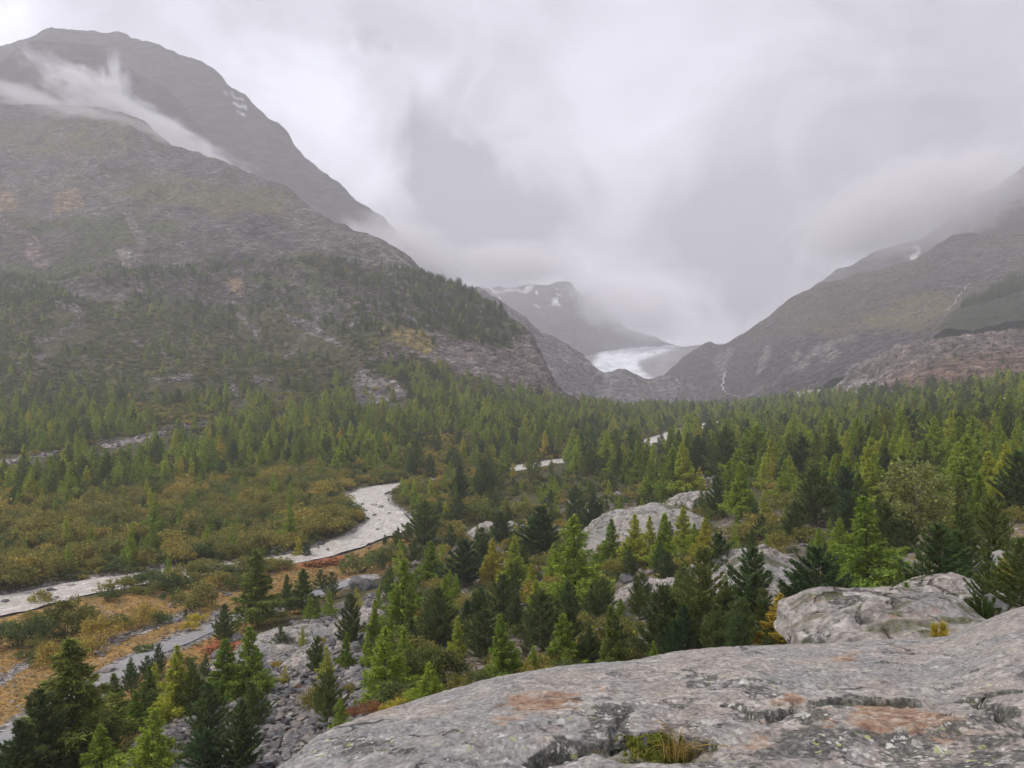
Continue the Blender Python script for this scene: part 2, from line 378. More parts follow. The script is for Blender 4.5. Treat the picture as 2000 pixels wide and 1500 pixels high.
P.area([(222, 490), (258, 492), (262, 520), (246, 548), (236, 520)], (.38, .35, .30), None, 0, 4)
P.line([(-10, 420), (60, 470), (90, 520), (60, 500)], 10, (.24, .19, .18), None, .1)
P.line([(250, 420), (275, 480), (270, 510)], 9, (.2, .18, .17), None, .2)
for q in ([(112,588),(125,600),(160,612),(160,634),(120,650),(76,668)], [(0,905),(60,893),(110,885)], [(176,884),(200,868),(260,862),(330,842)], [(360,838),(395,830)],
          [(300,745),(372,735)], [(452,752),(462,772),(476,788)], [(500,742),(535,745)], [(470,612),(500,640)], [(560,620),(700,690)], [(262,668),(340,690)], [(160,800),(230,780)]):
    P.line(q, 6, (.25, .235, .23), None, .22, .9)
# near side of the river: autumn grass, scree, slabs
P.area([(-800, 1250), (-100, 1215), (200, 1165), (560, 1105), (720, 1050), (820, 1050), (760, 1110), (640, 1170), (480, 1240), (330, 1330), (200, 1500), (-100, 1700), (-800, 1700)], (.23, .215, .205), (.25, .155, .050), .66, 8)
P.area([(-60, 1130), (240, 1095), (440, 1070), (560, 1060), (560, 1085), (330, 1110), (0, 1160)], (.27, .26, .24), (.12, .10, .045), .5, 8)
P.area([(560, 1225), (640, 1190), (760, 1150), (790, 1250), (740, 1340), (700, 1700), (150, 1700), (200, 1500), (330, 1370), (460, 1300)], (.205, .190, .185), (.20, .125, .055), .27, 8)
for q in ([(0,1330),(60,1290),(110,1265)], [(190,1270),(240,1245),(320,1215),(380,1200)], [(230,1300),(300,1265),(380,1225),(440,1195)], [(60,1400),(20,1440)]): P.line(q, 7, (.27, .26, .25), None, .05)
for cx, cy_, a in ((430, 1262, 44), (735, 1378, 45), (640, 1096, 55), (690, 1260, 22), (560, 1330, 20), (800, 1370, 30)): P.area([(cx - a, cy_ + 8), (cx - a * .4, cy_ - 12), (cx + a, cy_ - 14), (cx + a * .7, cy_ + 12)], None, (.30, .095, .045), .8, 8)
P.area([(760, 1110), (1000, 1010), (1200, 960), (1650, 1000), (1700, 1150), (1640, 1300), (1300, 2300), (760, 2300)], (.20, .185, .175), (.088, .075, .034), .50, 16)
P.area([(1650, 1170), (1700, 1060), (2100, 1000), (2800, 1000), (2800, 2300), (1600, 2300)], (.26, .24, .225), (.135, .112, .045), .50, 14)
# far side of the valley on the right: moraine
P.area([(1420, 800), (1480, 760), (1600, 640), (1830, 560), (2000, 560), (2800, 460), (2800, 740), (2000, 746), (1700, 765), (1560, 790)], (.175, .150, .140), (.105, .09, .05), .30, 8)
P.area([(1700, 752), (1830, 705), (2000, 678), (2800, 640), (2800, 740), (2000, 748), (1750, 760)], (.25, .170, .135), None, .12, 14, .8)
P.area([(1480, 806), (1560, 765), (1640, 742), (1740, 745), (1660, 772), (1560, 800)], (.30, .28, .265), (.12, .11, .05), .28, 6)
gul = fbm(V.X / 60 + V.Z / 30, V.Z / 400.0, 3.0, 4)
P.rock *= (1 + 0.18 * gul * sstep(V.d, 500, 800))[..., None]
big = fbm(V.X / 90, V.Y / 90, 0, 4); big2 = fbm(V.X / 260 + 7, V.Y / 200, V.Z / 90, 4) * fl; P.veg[..., 3] += .55 * big2; P.rock *= (1 + .35 * fbm(V.X / 150, V.Y / 150, V.Z / 70 + 5, 3) * fl)[..., None]; P.rock *= (1 + .22 * big)[..., None]; P.veg[..., :3] *= (1 + .30 * big)[..., None]
P.veg[..., 3] += 0.25 * fbm(V.X / 30 + 50, V.Y / 30, 0, 3) * sstep(V.d, 250, 600)
# gravel along the water and the path
for lam, a_ in ((60, .30), (22, .22)):
    g_ = fbm(V.X / lam + V.Z / lam * .4, V.Y / lam * .35, V.Z / lam * .3, 4, ridged=True) * fl
    P.rock *= (1 + a_ * g_)[..., None]; P.veg[..., 3] -= a_ * .5 * g_
P.put(1 - sstep(Dr - hw, .5, 3.5), (.30, .29, .275), None, 0.0); P.put(1 - sstep(Dp, 2.2, 4.0), (.27, .26, .25), None, 0.05)
# split the sheet by distance so the far part can carry coarser grain
ksplit = int(np.searchsorted(np.median(V.d, axis=0), 520))
def part_mesh(name, j0, j1, mat):
    Vv = np.stack([V.X[:, j0:j1], V.Y[:, j0:j1], V.Z[:, j0:j1]], -1)
    me = mesh_np(name, Vv.reshape(-1, 3), grid_faces(V.nx, j1 - j0)[:, ::-1], [mat], smooth=True)
    add_attr(me, 'rock', P.rock[:, j0:j1].reshape(-1, 3)); add_attr(me, 'veg', P.veg[:, j0:j1].reshape(-1, 4))
    return link(name, me, kind='structure')
part_mesh('ground', 0, ksplit + 1, M_near)
part_mesh('mountain', ksplit, V.nt, M_far)

# water
m, t = new_mat('glacial_water')
pos = t.n('ShaderNodeNewGeometry').outputs['Position']
uvw = t.n('ShaderNodeAttribute', attribute_name='flow').outputs['Vector']
n1 = t.noise(t.map(uvw, (0.16, 0.7, 1)), 1.3, 9, 0.74, 0.8); n2 = t.noise(uvw, 1.6, 6, 0.65, 0.5)
colr = t.ramp(t.mix(0.4, n1, n2), [(0.38, (.17, .15, .125)), (0.455, (.42, .385, .335)), (0.53, (.56, .52, .47)), (0.60, (.82, .80, .77))])
bp = t.n('ShaderNodeBump', {'Height': t.mix(0.5, n1, n2), 'Strength': 1.0, 'Distance': 0.35})
t.n('ShaderNodeOutputMaterial', {0: principled(t, colr, 0.35, bp.outputs[0], 0.4)})
M_water = m
def ribbon(name, L, widths, mat, nseg, zoff, wave=0.0, attr=None, kind='structure', crown=0.0):
    T = np.gradient(L[:, :2], axis=0); T /= np.linalg.norm(T, axis=1)[:, None] + 1e-9
    for _ in range(6): T[1:-1] = (T[:-2] + T[1:-1] + T[2:]) / 3
    N = np.stack([-T[:, 1], T[:, 0]], 1); u = np.linspace(-1, 1, nseg); s = np.concatenate([[0], np.cumsum(np.hypot(*np.diff(L[:, :2], axis=0).T))])
    jit = 1 + (0.22 if wave else .1) * np.stack([fbm(s / 9, 0 * s, k * 7.0, 3) for k in (1, 2)], 1)
    X = L[:, 0][:, None] + N[:, 0][:, None] * u[None] * (widths / 2)[:, None] * np.where(u < 0, jit[:, :1], jit[:, 1:])
    Y = L[:, 1][:, None] + N[:, 1][:, None] * u[None] * (widths / 2)[:, None] * np.where(u < 0, jit[:, :1], jit[:, 1:])
    Z = L[:, 2][:, None] + zoff + wave * fbm(X / 2.2, Y / 2.2, 0, 4) + crown * (1 - u[None] ** 2)
    me = mesh_np(name, np.stack([X, Y, Z], -1).reshape(-1, 3), grid_faces(len(L), nseg), [mat], smooth=True)
    if me.polygons[0].normal.z < 0: me.flip_normals()
    fa = np.stack([np.repeat(s, nseg), (u[None] * (widths / 2)[:, None]).ravel(), np.zeros(len(L) * nseg)], 1)
    add_attr(me, 'flow', fa * 1.0)
    return link(name, me, kind=kind)
ribbon('river', RV[::1], RV[:, 3] * .86 + 1.6, M_water, 21, -.05, 0.42)
m, t = new_mat('gravel_path')
pos = t.n('ShaderNodeNewGeometry').outputs['Position']
n1 = t.noise(pos, 0.6, 8, 0.6)
colr = t.ramp(n1, [(0.3, (.205, .20, .20)), (0.5, (.27, .265, .265)), (0.75, (.33, .32, .315))])
bp = t.n('ShaderNodeBump', {'Height': t.noise(pos, 9, 6, 0.6), 'Strength': 0.7, 'Distance': 0.03})
t.n('ShaderNodeOutputMaterial', {0: principled(t, colr, 0.9, bp.outputs[0], 0.2)})
ribbon('path', PT, np.full(len(PT), 3.7) + 0.5 * fbm(np.arange(len(PT)) / 6.0, 0 * PT[:, 0], 3, 3), m, 7, 0.0, 0.0, crown=0.06)

# ------------------------------------------------------------------ higher ranges behind, each a body of land of its own
def crest_sheet(crest, foot_drop, foot_frac, step=7, nt=90, extra=None):
    cols = []
    for px, py, d in crest:
        cols.append((px, [(d * foot_frac, py + foot_drop), (d * (foot_frac * .55 + .45), py + foot_drop * .55), (d * (foot_frac * .2 + .8), py + foot_drop * .2), (d, py), (d * 1.12, py + foot_drop * .5), (d * 1.4, py + foot_drop * 1.6)]))
    lo, hi = crest[0][0], crest[-1][0]
    return Sheet(cols, np.arange(lo, hi + 1, step), nt)
def far_range(name, crest, drop, ff, rock, veg, cov, mat, rough, lams, seed, step=7, nt=110, paint=None, ridged=0.6, ice=None):
    S = crest_sheet(crest, drop, ff, step, nt)
    ends = sstep(S.xs, crest[0][0], crest[0][0] + 60)[:, None] * 0 + 1
    for lam, a in lams:
        n = (1 - ridged) * fbm(S.X / lam + seed, S.Y / lam, S.Z / lam, 4) + ridged * (fbm(S.X / lam + seed, S.Y / lam + 9, S.Z / lam, 4, ridged=True) - .25)
        S.Z += (n - n.mean()) * lam * a * rough * (2.6 if lam > 100 else 3.2)
    Pp = Paint(S, rock, veg, cov)
    bg = fbm(S.X / 300 + seed, S.Y / 300, S.Z / 300, 5)
    Pp.rock *= (1 + .25 * bg)[..., None]; Pp.veg[..., 3] += .35 * bg
    if paint: paint(Pp)
    S.lut(500)
    o = link(name, S.mesh(name, mat, Pp.attrs()), kind='structure')
    return S, o
# dark shoulder and the summit ridge on the left
far_range('mountain', [(-700,120,2900),(-100,150,2900),(0,112,2850),(40,82,2850),(80,66,2850),(130,78,2850),(200,98,2850),(260,140,2850),(330,190,2850),(430,270,2850),(560,380,2850)], 330, .80, (.095,.095,.10), (.07,.07,.05), .25, M_farther, 1.0, [(500,.05),(200,.06),(70,.07),(30,.07)], 2.0, step=5, nt=140)
def p_summit(p):
    for q in ([(442,180),(454,181)], [(457,191),(469,194)], [(464,206),(476,211)], [(466,219),(472,222)]): p.line(q, 2.6, (.8,.82,.86), None, -1)
far_range('mountain', [(-700,200,3500),(-100,180,3500),(0,92,3450),(60,72,3450),(110,60,3400),(150,62,3400),(200,68,3400),(290,72,3350),(320,92,3300),(345,107,3300),(400,128,3250),(425,140,3250),(455,175,3200),(485,195,3200),(520,224,3150),(545,245,3150),(580,290,3100),(640,345,3050),(700,395,3000),(740,425,3000),(800,480,3000),(900,570,3000)], 330, .80, (.10,.10,.105), (.075,.072,.05), .28, M_farther, 1.0, [(500,.04),(200,.05),(70,.07),(30,.07)], 5.0, step=4, nt=170, paint=p_summit)
# ridge right of the wooded nose
def p_mid(p):
    p.area([(1100, 690), (1160, 712), (1210, 725), (1210, 742), (1140, 735), (1110, 712)], (.30,.29,.29), None, -.2, 5, .5)
    p.area([(1250, 740), (1300, 735), (1340, 750), (1330, 765), (1260, 755)], (.26,.25,.25), None, 0, 5, .6)
far_range('mountain', [(860,640,1900),(900,590,1900),(932,560,1900),(975,584,1900),(1017,608,1900),(1045,640,1900),(1101,675,1900),(1150,706,1900),(1178,727,1900),(1213,723,1900),(1255,738,1900),(1283,741,1900),(1318,734,1900),(1339,745,1900),(1381,766,1900),(1412,788,1900),(1470,800,1900),(1560,815,1900)], 150, .62, (.215,.206,.220), (.10,.09,.06), .0, M_far, 1.0, [(200,.035),(80,.06),(30,.07),(14,.05)], 8.0, step=5, nt=130, paint=p_mid)
def p_peak(p):
    p.area([(944, 558), (960, 566), (990, 566), (1020, 570), (1030, 560), (1045, 556), (1045, 563), (1030, 574), (990, 572), (960, 574)], (.85,.87,.9), None, -1, 2)
    p.area([(1112, 556), (1126, 562), (1136, 574), (1150, 576), (1152, 584), (1134, 582), (1118, 566)], (.85,.87,.9), None, -1, 1.5)
    p.area([(1076, 586), (1084, 582), (1088, 594), (1076, 597)], (.85,.87,.9), None, -1, 1.5)
    for q in ([(1086,566),(1098,568)], [(1083,576),(1094,578)], [(1048,572),(1052,576)], [(970,582),(977,588)], [(1112,576),(1116,584)], [(1043,595),(1056,598)]): p.line(q, 2, (.8,.82,.86), None, -1)
far_range('mountain', [(820,600,5200),(900,560,5200),(957,564,5200),(996,568,5100),(1024,566,5100),(1045,557,5000),(1066,557,5000),(1087,552,5000),(1115,555,5000),(1129,570,5000),(1150,577,5000),(1180,600,4900),(1240,640,4700),(1330,676,4500),(1420,690,4400)], 150, .70, (.13,.13,.14), (.1,.1,.09), .1, M_farther, 0.7, [(600,.06),(250,.08),(100,.08),(45,.07)], 11.0, step=4, nt=120, paint=p_peak)
# right hand mountain
def p_right(p):
    p.area([(1380, 700), (1560, 655), (1830, 655), (2050, 640), (2100, 900), (1300, 900), (1300, 720)], (.112,.104,.110), (.1,.09,.06), -.02, 8)
    p.area([(1600, 660), (1700, 600), (1800, 560), (1880, 590), (1830, 640), (1640, 660)], None, (.115,.095,.045), .6, 24)
    p.area([(1830, 648), (1880, 600), (1940, 560), (2000, 530), (2800, 400), (2800, 640), (2000, 640)], None, (.035,.042,.026), 1.0, 10)
    p.area([(1560, 585), (1700, 530), (1800, 500), (1850, 520), (1760, 580), (1640, 640)], None, (.07,.062,.045), .55, 24)
    for q in ([(1545,700),(1555,690)], [(1590,690),(1620,672)], [(1600,705),(1630,690)], [(1640,665),(1665,660)], [(1500,680),(1480,720)], [(1560,715),(1575,700)]): p.line(q, 9, (.30,.29,.29), None, -.3, .8)
    p.line([(1424, 684), (1408, 726)], 12, (.22,.21,.21), None, -.2, .7)
    p.line([(1650, 728), (1700, 705), (1780, 672)], 2.5, (.4,.4,.4), None, -.3)
    for q in ([(1420, 790), (1500, 750), (1560, 712)],): p.line(q, 3, (.26,.25,.25), None, -.3, .6)
RS, RO = far_range('mountain', [(1230,800,2440),(1262,775,2440),(1285,748,2430),(1310,722,2420),(1345,694,2400),(1384,676,2350),(1402,679,2300),(1440,661,2250),(1489,630,2200),(1517,609,2150),(1545,588,2150),(1597,569,2100),(1636,553,2100),(1678,538,2100),(1720,525,2100),(1769,511,2100),(1800,499,2050),(1825,484,2050),(1874,466,2050),(1947,455,2000),(2000,440,2000),(2200,390,2000),(2700,300,2000)], 190, .55, (.125,.114,.118), (.080,.072,.050), .42, M_far, .8, [(260,.06),(110,.06),(45,.06),(18,.05)], 14.0, step=5, nt=170, paint=p_right)
def p_snow(p):
    p.area([(1776, 496), (1800, 487), (1803, 496), (1786, 512), (1776, 508)], (.85,.87,.9), None, -1, 1.5)
    p.line([(1786, 482), (1797, 488)], 3, (.8,.82,.86), None, -1)
far_range('mountain', [(1540,620,3100),(1559,583,3100),(1575,562,3100),(1597,548,3100),(1650,515,3000),(1720,488,3000),(1772,477,3000),(1800,466,2950),(1850,432,2900),(1880,398,2900),(1905,374,2900),(1950,350,2900),(2050,300,2900),(2700,220,2900)], 220, .80, (.13,.13,.14), (.09,.085,.07), .2, M_farther, 0.9, [(300,.05),(120,.07),(50,.07)], 17.0, step=5, nt=100, paint=p_snow)
far_range('mountain', [(1860,500,2450),(1900,450,2450),(1947,420,2450),(1975,396,2450),(2000,380,2450),(2100,330,2450),(2700,230,2450)], 200, .86, (.10,.095,.095), (.07,.065,.05), .4, M_far, 0.9, [(200,.05),(80,.07),(30,.07)], 19.0, step=6, nt=80)

# glacier tongue
GL = [(1080, [(2500,790),(2700,742),(3000,722),(3500,705),(4200,700),(4600,720)]), (1155, [(2500,780),(2700,735),(3000,716),(3500,705),(4200,692),(4600,720)]),
      (1200, [(2500,775),(2700,742),(3000,722),(3500,704),(4200,689),(4600,720)]), (1285, [(2450,770),(2650,744),(3000,716),(3500,696),(4200,682),(4600,720)]),
      (1350, [(2450,765),(2650,738),(3000,712),(3500,692),(4200,679),(4600,720)]), (1450, [(2450,760),(2650,732),(3000,708),(3500,688),(4200,676),(4600,720)])]
GS = Sheet(GL, np.arange(1080, 1451, 3), 150)
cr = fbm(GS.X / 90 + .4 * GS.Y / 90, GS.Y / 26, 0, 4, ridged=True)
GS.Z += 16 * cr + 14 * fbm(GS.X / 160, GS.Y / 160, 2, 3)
m, t = new_mat('glacier_ice')
gc = t.n('ShaderNodeAttribute', attribute_name='ice').outputs['Color']
pos = t.n('ShaderNodeNewGeometry').outputs['Position']
n1 = t.noise(t.map(pos, (0.5, 1.4, 1), (0, 0, .5)), 0.03, 8, 0.65)
base = t.mix(1.0, gc, t.ramp(n1, [(0.3, (.6, .62, .68)), (0.5, (1, 1, 1)), (0.7, (1.12, 1.12, 1.1))]), 'MULTIPLY')
bp = t.n('ShaderNodeBump', {'Height': n1, 'Strength': 1, 'Distance': 12.0})
t.n('ShaderNodeOutputMaterial', {0: principled(t, base, 0.6, bp.outputs[0], 0.3)})
gx, gy = GS.px(), GS.py()
jx = gx + 5 * fbm(gx / 12, gy / 12, 3, 4)
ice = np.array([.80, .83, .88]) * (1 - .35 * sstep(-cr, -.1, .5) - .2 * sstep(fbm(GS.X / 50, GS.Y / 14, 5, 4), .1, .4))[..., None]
deb = soft_poly(jx, gy, [(1244, 706), (1290, 690), (1340, 672), (1500, 660), (1500, 800), (1300, 800), (1285, 742), (1251, 724)], 6) * (.86 + .14 * sstep(gx, 1290, 1350))
edge = 1 - sstep(gx - 1155 + 0.6 * (gy - 706), -4, 14)
deb = np.maximum(deb, edge)
ice = ice * (1 - deb[..., None]) + np.array([.17, .165, .17]) * deb[..., None]
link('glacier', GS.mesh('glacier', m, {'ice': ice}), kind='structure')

# plain below everything, so the land has no edge
gp, t = new_mat('valley_floor_far'); t.n('ShaderNodeOutputMaterial', {0: principled(t, (.10, .10, .07, 1), 0.95)})
n = 48; a = np.linspace(0, 2 * math.pi, n, endpoint=False)
rings = [0, 400, 2000, 30000]; Vv = [(0, 0, -75)]; Ff = []
for r in rings[1:]: Vv += [(r * math.cos(x), r * math.sin(x), -75) for x in a]
tri = [(0, 1 + i, 1 + (i + 1) % n) for i in range(n)]
for k in range(2):
    b0 = 1 + k * n; b1 = b0 + n
    for i in range(n): tri += [(b0 + i, b1 + i, b1 + (i + 1) % n), (b0 + i, b1 + (i + 1) % n, b0 + (i + 1) % n)]
link('terrain', mesh_np('terrain', Vv, tri, [gp]), kind='structure')

# ------------------------------------------------------------------ bedrock: the slab underfoot and the bare humps below it
def rock_material(name, fine=1.0, pink=0.5, lichen=1.0, bump=0.02, bright=1.0):
    """glacier-polished gneiss; 'stain' vertex layer: r rust, g dark crust, b moss"""
    m, t = new_mat(name)
    pos = t.n('ShaderNodeNewGeometry').outputs['Position']
    st = t.n('ShaderNodeSeparateColor', {0: t.n('ShaderNodeAttribute', attribute_name='stain').outputs['Color']})
    rust, dark, moss = st.outputs[0], st.outputs[1], st.outputs[2]
    fol = t.map(pos, (0.95 * fine, 1.0 * fine, 1.5 * fine), (0.0, 0.25, 0.22))
    n_a = t.noise(fol, 1.6, 9, 0.62, 0.35); n_b = t.noise(fol, 7.0, 8, 0.66, 0.5); n_c = t.noise(pos, 26 * fine, 6, 0.65); n_d = t.noise(pos, 0.7 * fine, 5, 0.6)
    b = bright * 0.98
    base = t.ramp(n_b, [(0.36, (.175*b, .163*b, .153*b)), (0.45, (.265*b, .247*b, .230*b)), (0.54, (.345*b, .320*b, .296*b)), (0.64, (.47*b, .44*b, .41*b))])
    base = t.mix(t.math('MULTIPLY', t.ss(n_a, 0.46, 0.58), pink), base, (.375, .305, .255, 1))
    base = t.mix(t.math('MULTIPLY', t.ss(n_d, 0.47, 0.58), 0.45), base, (.20, .22, .225, 1))
    base = t.mix(1.0, base, t.ramp(n_c, [(0.36, (.62, .61, .60)), (0.5, (1, 1, 1)), (0.66, (1.36, 1.35, 1.32))]), 'MULTIPLY')
    rf = t.math('MULTIPLY', t.ss(rust, 0.0, 0.15), t.ss(t.math('ADD', t.noise(fol, 3.0, 9, 0.74, 0.6), t.math('MULTIPLY', t.math('SUBTRACT', rust, 0.55), 0.22)), 0.47, 0.54, 0.0, 0.85)); base = t.mix(rf, base, t.ramp(n_b, [(0.38, (.15, .075, .045)), (0.5, (.31, .185, .11)), (0.62, (.44, .34, .25))]))
    df = t.math('MULTIPLY', t.ss(dark, 0.0, 0.15), t.ss(t.math('ADD', t.noise(fol, 3.4, 10, 0.76, 0.4), t.math('MULTIPLY', t.math('SUBTRACT', dark, 0.55), 0.25)), 0.48, 0.53, 0.0, 0.85)); base = t.mix(df, base, t.ramp(n_c, [(0.38, (.035, .036, .034)), (0.52, (.085, .085, .075)), (0.64, (.21, .21, .19))]))
    # lichen: round pale and yellow-green blotches of several sizes
    warp = t.n('ShaderNodeVectorMath', {0: pos, 1: t.n('ShaderNodeVectorMath', {0: t.noise(pos, 9 * fine, 4, 0.6, out='Color'), 3: 0.09 / fine}, operation='SCALE').outputs[0]}, operation='ADD').outputs[0]
    for sc_, thr, cc, am in ((6.5 * fine, .30, (.50, .50, .44), 0.75), (13 * fine, .36, (.60, .60, .55), 0.9), (26 * fine, .36, (.58, .58, .52), 0.9), (11 * fine, .26, (.42, .46, .17), 0.75)):
        vo = t.n('ShaderNodeTexVoronoi', {'Vector': warp, 'Scale': sc_}, feature='F1')
        pick = t.n('ShaderNodeSeparateColor', {0: vo.outputs['Color']}).outputs[1]
        lf = t.math('MULTIPLY', t.ss(vo.outputs['Distance'], thr, thr * 0.85), t.ss(pick, 0.66, 0.68))
        lf = t.math('MULTIPLY', lf, t.math('MULTIPLY', t.ss(t.noise(pos, 1.3 * fine, 4, 0.6), 0.40, 0.52), am * lichen))
        lf = t.math('MULTIPLY', lf, t.math('MULTIPLY', t.ss(n_c, 0.35, 0.5), t.math('ADD', 0.35, t.math('MULTIPLY', dark, 1.1)), clamp=True))
        base = t.mix(lf, base, (*cc, 1))
    # hairline cracks
    ck = t.n('ShaderNodeTexVoronoi', {'Vector': t.n('ShaderNodeVectorMath', {0: fol, 1: t.n('ShaderNodeVectorMath', {0: t.noise(pos, 1.4 * fine, 5, 0.6, out='Color'), 3: 0.9}, operation='SCALE').outputs[0]}, operation='ADD').outputs[0], 'Scale': 0.62}, feature='DISTANCE_TO_EDGE').outputs['Distance']
    cf = t.math('MULTIPLY', t.ss(ck, 0.020, 0.004), t.ss(t.noise(pos, 0.9 * fine, 3, 0.5), 0.5, 0.58))
    base = t.mix(t.math('MULTIPLY', cf, 0.8), base, (.05, .048, .042, 1))
    mf = t.math('MULTIPLY', moss, t.ss(n_c, 0.3, 0.6)); base = t.mix(mf, base, t.ramp(n_b, [(0.3, (.03, .035, .008)), (0.6, (.09, .10, .02)), (0.8, (.16, .15, .05))]))
    h = t.math('ADD', t.math('MULTIPLY', n_b, 1.0), t.math('MULTIPLY', n_c, 0.35)); h = t.math('SUBTRACT', h, t.math('MULTIPLY', cf, 0.8))
    bp = t.n('ShaderNodeBump', {'Height': h, 'Strength': 1.0, 'Distance': bump})
    t.n('ShaderNodeOutputMaterial', {0: principled(t, base, 0.75, bp.outputs[0], 0.3)})
    return m
M_slab = rock_material('polished_gneiss', 1.0, 0.45, 1.0, 0.035)
M_hump = rock_material('pale_bedrock', 0.26, 0.35, 0.5, 0.22, 1.12)

SL = [  # the slab underfoot: beyond the far edge (5th knot) it rolls over and drops away
 (-500, [(1.2,3600),(2.2,2500),(2.9,2120),(3.3,2010),(3.6,1960),(3.9,1990),(4.6,2400),(6,3300)]),
 (200, [(1.2,3200),(2.2,2300),(3.2,1900),(4.0,1760),(4.5,1710),(4.9,1740),(5.6,2100),(7,3000)]),
 (420, [(1.2,3000),(2.4,2150),(3.6,1750),(4.6,1620),(5.2,1575),(5.7,1600),(6.4,1900),(8,2800)]),
 (560, [(1.2,2900),(2.4,2100),(3.8,1660),(5.0,1530),(5.8,1490),(6.4,1515),(7.2,1800),(9,2600)]),
 (620, [(1.2,2880),(2.4,2090),(3.8,1640),(5.2,1490),(6.2,1442),(6.9,1465),(7.8,1750),(9.5,2500)]),
 (700, [(1.2,2860),(2.4,2080),(3.8,1620),(5.4,1460),(6.6,1404),(7.4,1425),(8.4,1700),(10,2400)]),
 (800, [(1.2,2850),(2.4,2070),(3.8,1610),(5.6,1435),(7.2,1373),(8.0,1390),(9,1650),(11,2300)]),
 (960, [(1.2,2840),(2.4,2060),(3.9,1590),(6.0,1390),(7.9,1326),(8.8,1342),(10,1600),(12,2200)]),
 (1120, [(1.2,2830),(2.4,2050),(3.9,1580),(6.2,1370),(8.4,1300),(9.3,1314),(10.5,1560),(12.5,2150)]),
 (1230, [(1.2,2830),(2.4,2050),(3.9,1580),(6.4,1355),(8.8,1291),(9.7,1305),(11,1540),(13,2100)]),
 (1350, [(1.2,2830),(2.4,2050),(3.9,1578),(6.6,1340),(9.4,1269),(10.3,1282),(11.6,1500),(13.5,2050)]),
 (1480, [(1.2,2820),(2.4,2040),(3.9,1575),(6.8,1330),(10.0,1261),(11,1272),(12.4,1480),(14.5,2000)]),
 (1600, [(1.2,2820),(2.4,2040),(3.9,1570),(7.0,1322),(10.4,1258),(11.5,1268),(13,1460),(15,1950)]),
 (1720, [(1.2,2810),(2.4,2030),(3.9,1565),(7.2,1315),(10.8,1252),(12,1262),(13.5,1440),(16,1900)]),
 (1850, [(1.2,2800),(2.4,2020),(3.9,1560),(7.4,1305),(11.2,1243),(12.4,1252),(14,1420),(17,1850)]),
 (1905, [(1.2,2800),(2.4,2020),(3.9,1555),(7.4,1290),(11.0,1220),(12.2,1230),(14,1410),(17,1850)]),
 (1950, [(1.2,2800),(2.4,2010),(3.9,1550),(7.4,1275),(10.8,1202),(12,1212),(14,1400),(17,1850)]),
 (2000, [(1.2,2790),(2.4,2000),(3.9,1545),(7.4,1262),(10.6,1186),(12,1196),(14,1390),(17,1850)]),
 (2500, [(1.2,2700),(2.4,1950),(3.9,1500),(7.4,1220),(10.6,1140),(12,1150),(14,1350),(17,1850)]),
]
tws = np.concatenate([np.linspace(0, 1.6, 20)[:-1], np.linspace(1.6, 4.3, 330)[:-1], np.linspace(4.3, 7, 45)])
SX = np.concatenate([np.arange(-500, 520, 25), np.arange(520, 2030, 3.0), np.arange(2030, 2501, 25)])
S = Sheet(SL, SX, 0, tws)
fall = 1.0
th = math.radians(14); Xr = S.X * math.cos(th) + S.Y * math.sin(th); Yr = -S.X * math.sin(th) + S.Y * math.cos(th)
keep = 1 - 0.8 * sstep(S.d / S.d[:, int(300)][:, None], 0.78, 0.95) * (1 - sstep(S.d / S.d[:, int(300)][:, None], 1.05, 1.3))
S.Z += keep * (0.085 * fbm(Xr / 1.3, Yr / .55, 0, 4) + 0.040 * (fbm(Xr / .55, Yr / .26, 3, 4, ridged=True) - .2))
S.Z += 0.010 * (fbm(Xr / .2, Yr / .12, 8, 3, ridged=True)) + 0.006 * fbm(S.X / .05, S.Y / .05, 4, 3)
S.lut(1600)
def slab_xy(pts): return [tuple(S.hit(px, py)[:2]) for px, py in pts]
stain = np.zeros(S.X.shape + (3,))
def groove(pts, wid, dep, step_=0.0, dark=0.8, moss=0.0, jit=0.06):
    L = slab_xy(pts); jx = S.X + jit * fbm(S.X / .2, S.Y / .2, 5, 3); jy = S.Y + jit * fbm(S.X / .2, S.Y / .2, 15, 3)
    d = poly_dist(jx, jy, L); m = 1 - sstep(d, wid * .25, wid)
    S.Z[...] -= dep * m
    if step_:   # the near side of the crack sits lower than the far side
        yl = np.interp(jx, [p[0] for p in sorted(L)], [p[1] for p in sorted(L)])
        x0, x1 = min(p[0] for p in L), max(p[0] for p in L)
        side = (jy < yl) * np.exp(-(np.maximum(0, yl - jy) / (wid * 6)) ** 2) * sstep(jx, x0 - .1, x0 + .15) * (1 - sstep(jx, x1 - .15, x1 + .1))
        S.Z[...] -= step_ * side
    mm = 1 - sstep(d, wid * .6, wid * 2.2)
    stain[..., 1] = np.maximum(stain[..., 1], dark * mm); stain[..., 2] = np.maximum(stain[..., 2], moss * m)
groove([(1030, 1492), (1060, 1480), (1110, 1464), (1160, 1455), (1215, 1443), (1290, 1450), (1390, 1450)], .05, .10, .05, 1.0, .3)
groove([(1600, 1297), (1625, 1305), (1655, 1309), (1690, 1300), (1715, 1299), (1750, 1305), (1768, 1303)], .055, .10, .04, .9, .8)
groove([(1500, 1318), (1535, 1325), (1560, 1319)], .06, .05, 0, .5)
groove([(1885, 1352), (1905, 1362), (1925, 1375), (1945, 1398), (1950, 1402)], .05, .09, 0, .9, .3)
groove([(1905, 1362), (1930, 1353), (1970, 1346), (2015, 1345)], .05, .10, .06, 1.0, .6)
groove([(1935, 1386), (1960, 1384), (1985, 1386)], .05, .10, .05, 1.0, .4)
groove([(1430, 1372), (1452, 1385), (1470, 1398), (1492, 1396), (1520, 1388), (1560, 1366), (1600, 1352)], .05, .08, .05, .9, .1)
groove([(1222, 1366), (1232, 1390), (1205, 1420), (1195, 1445)], .035, .05, 0, .9, .1)
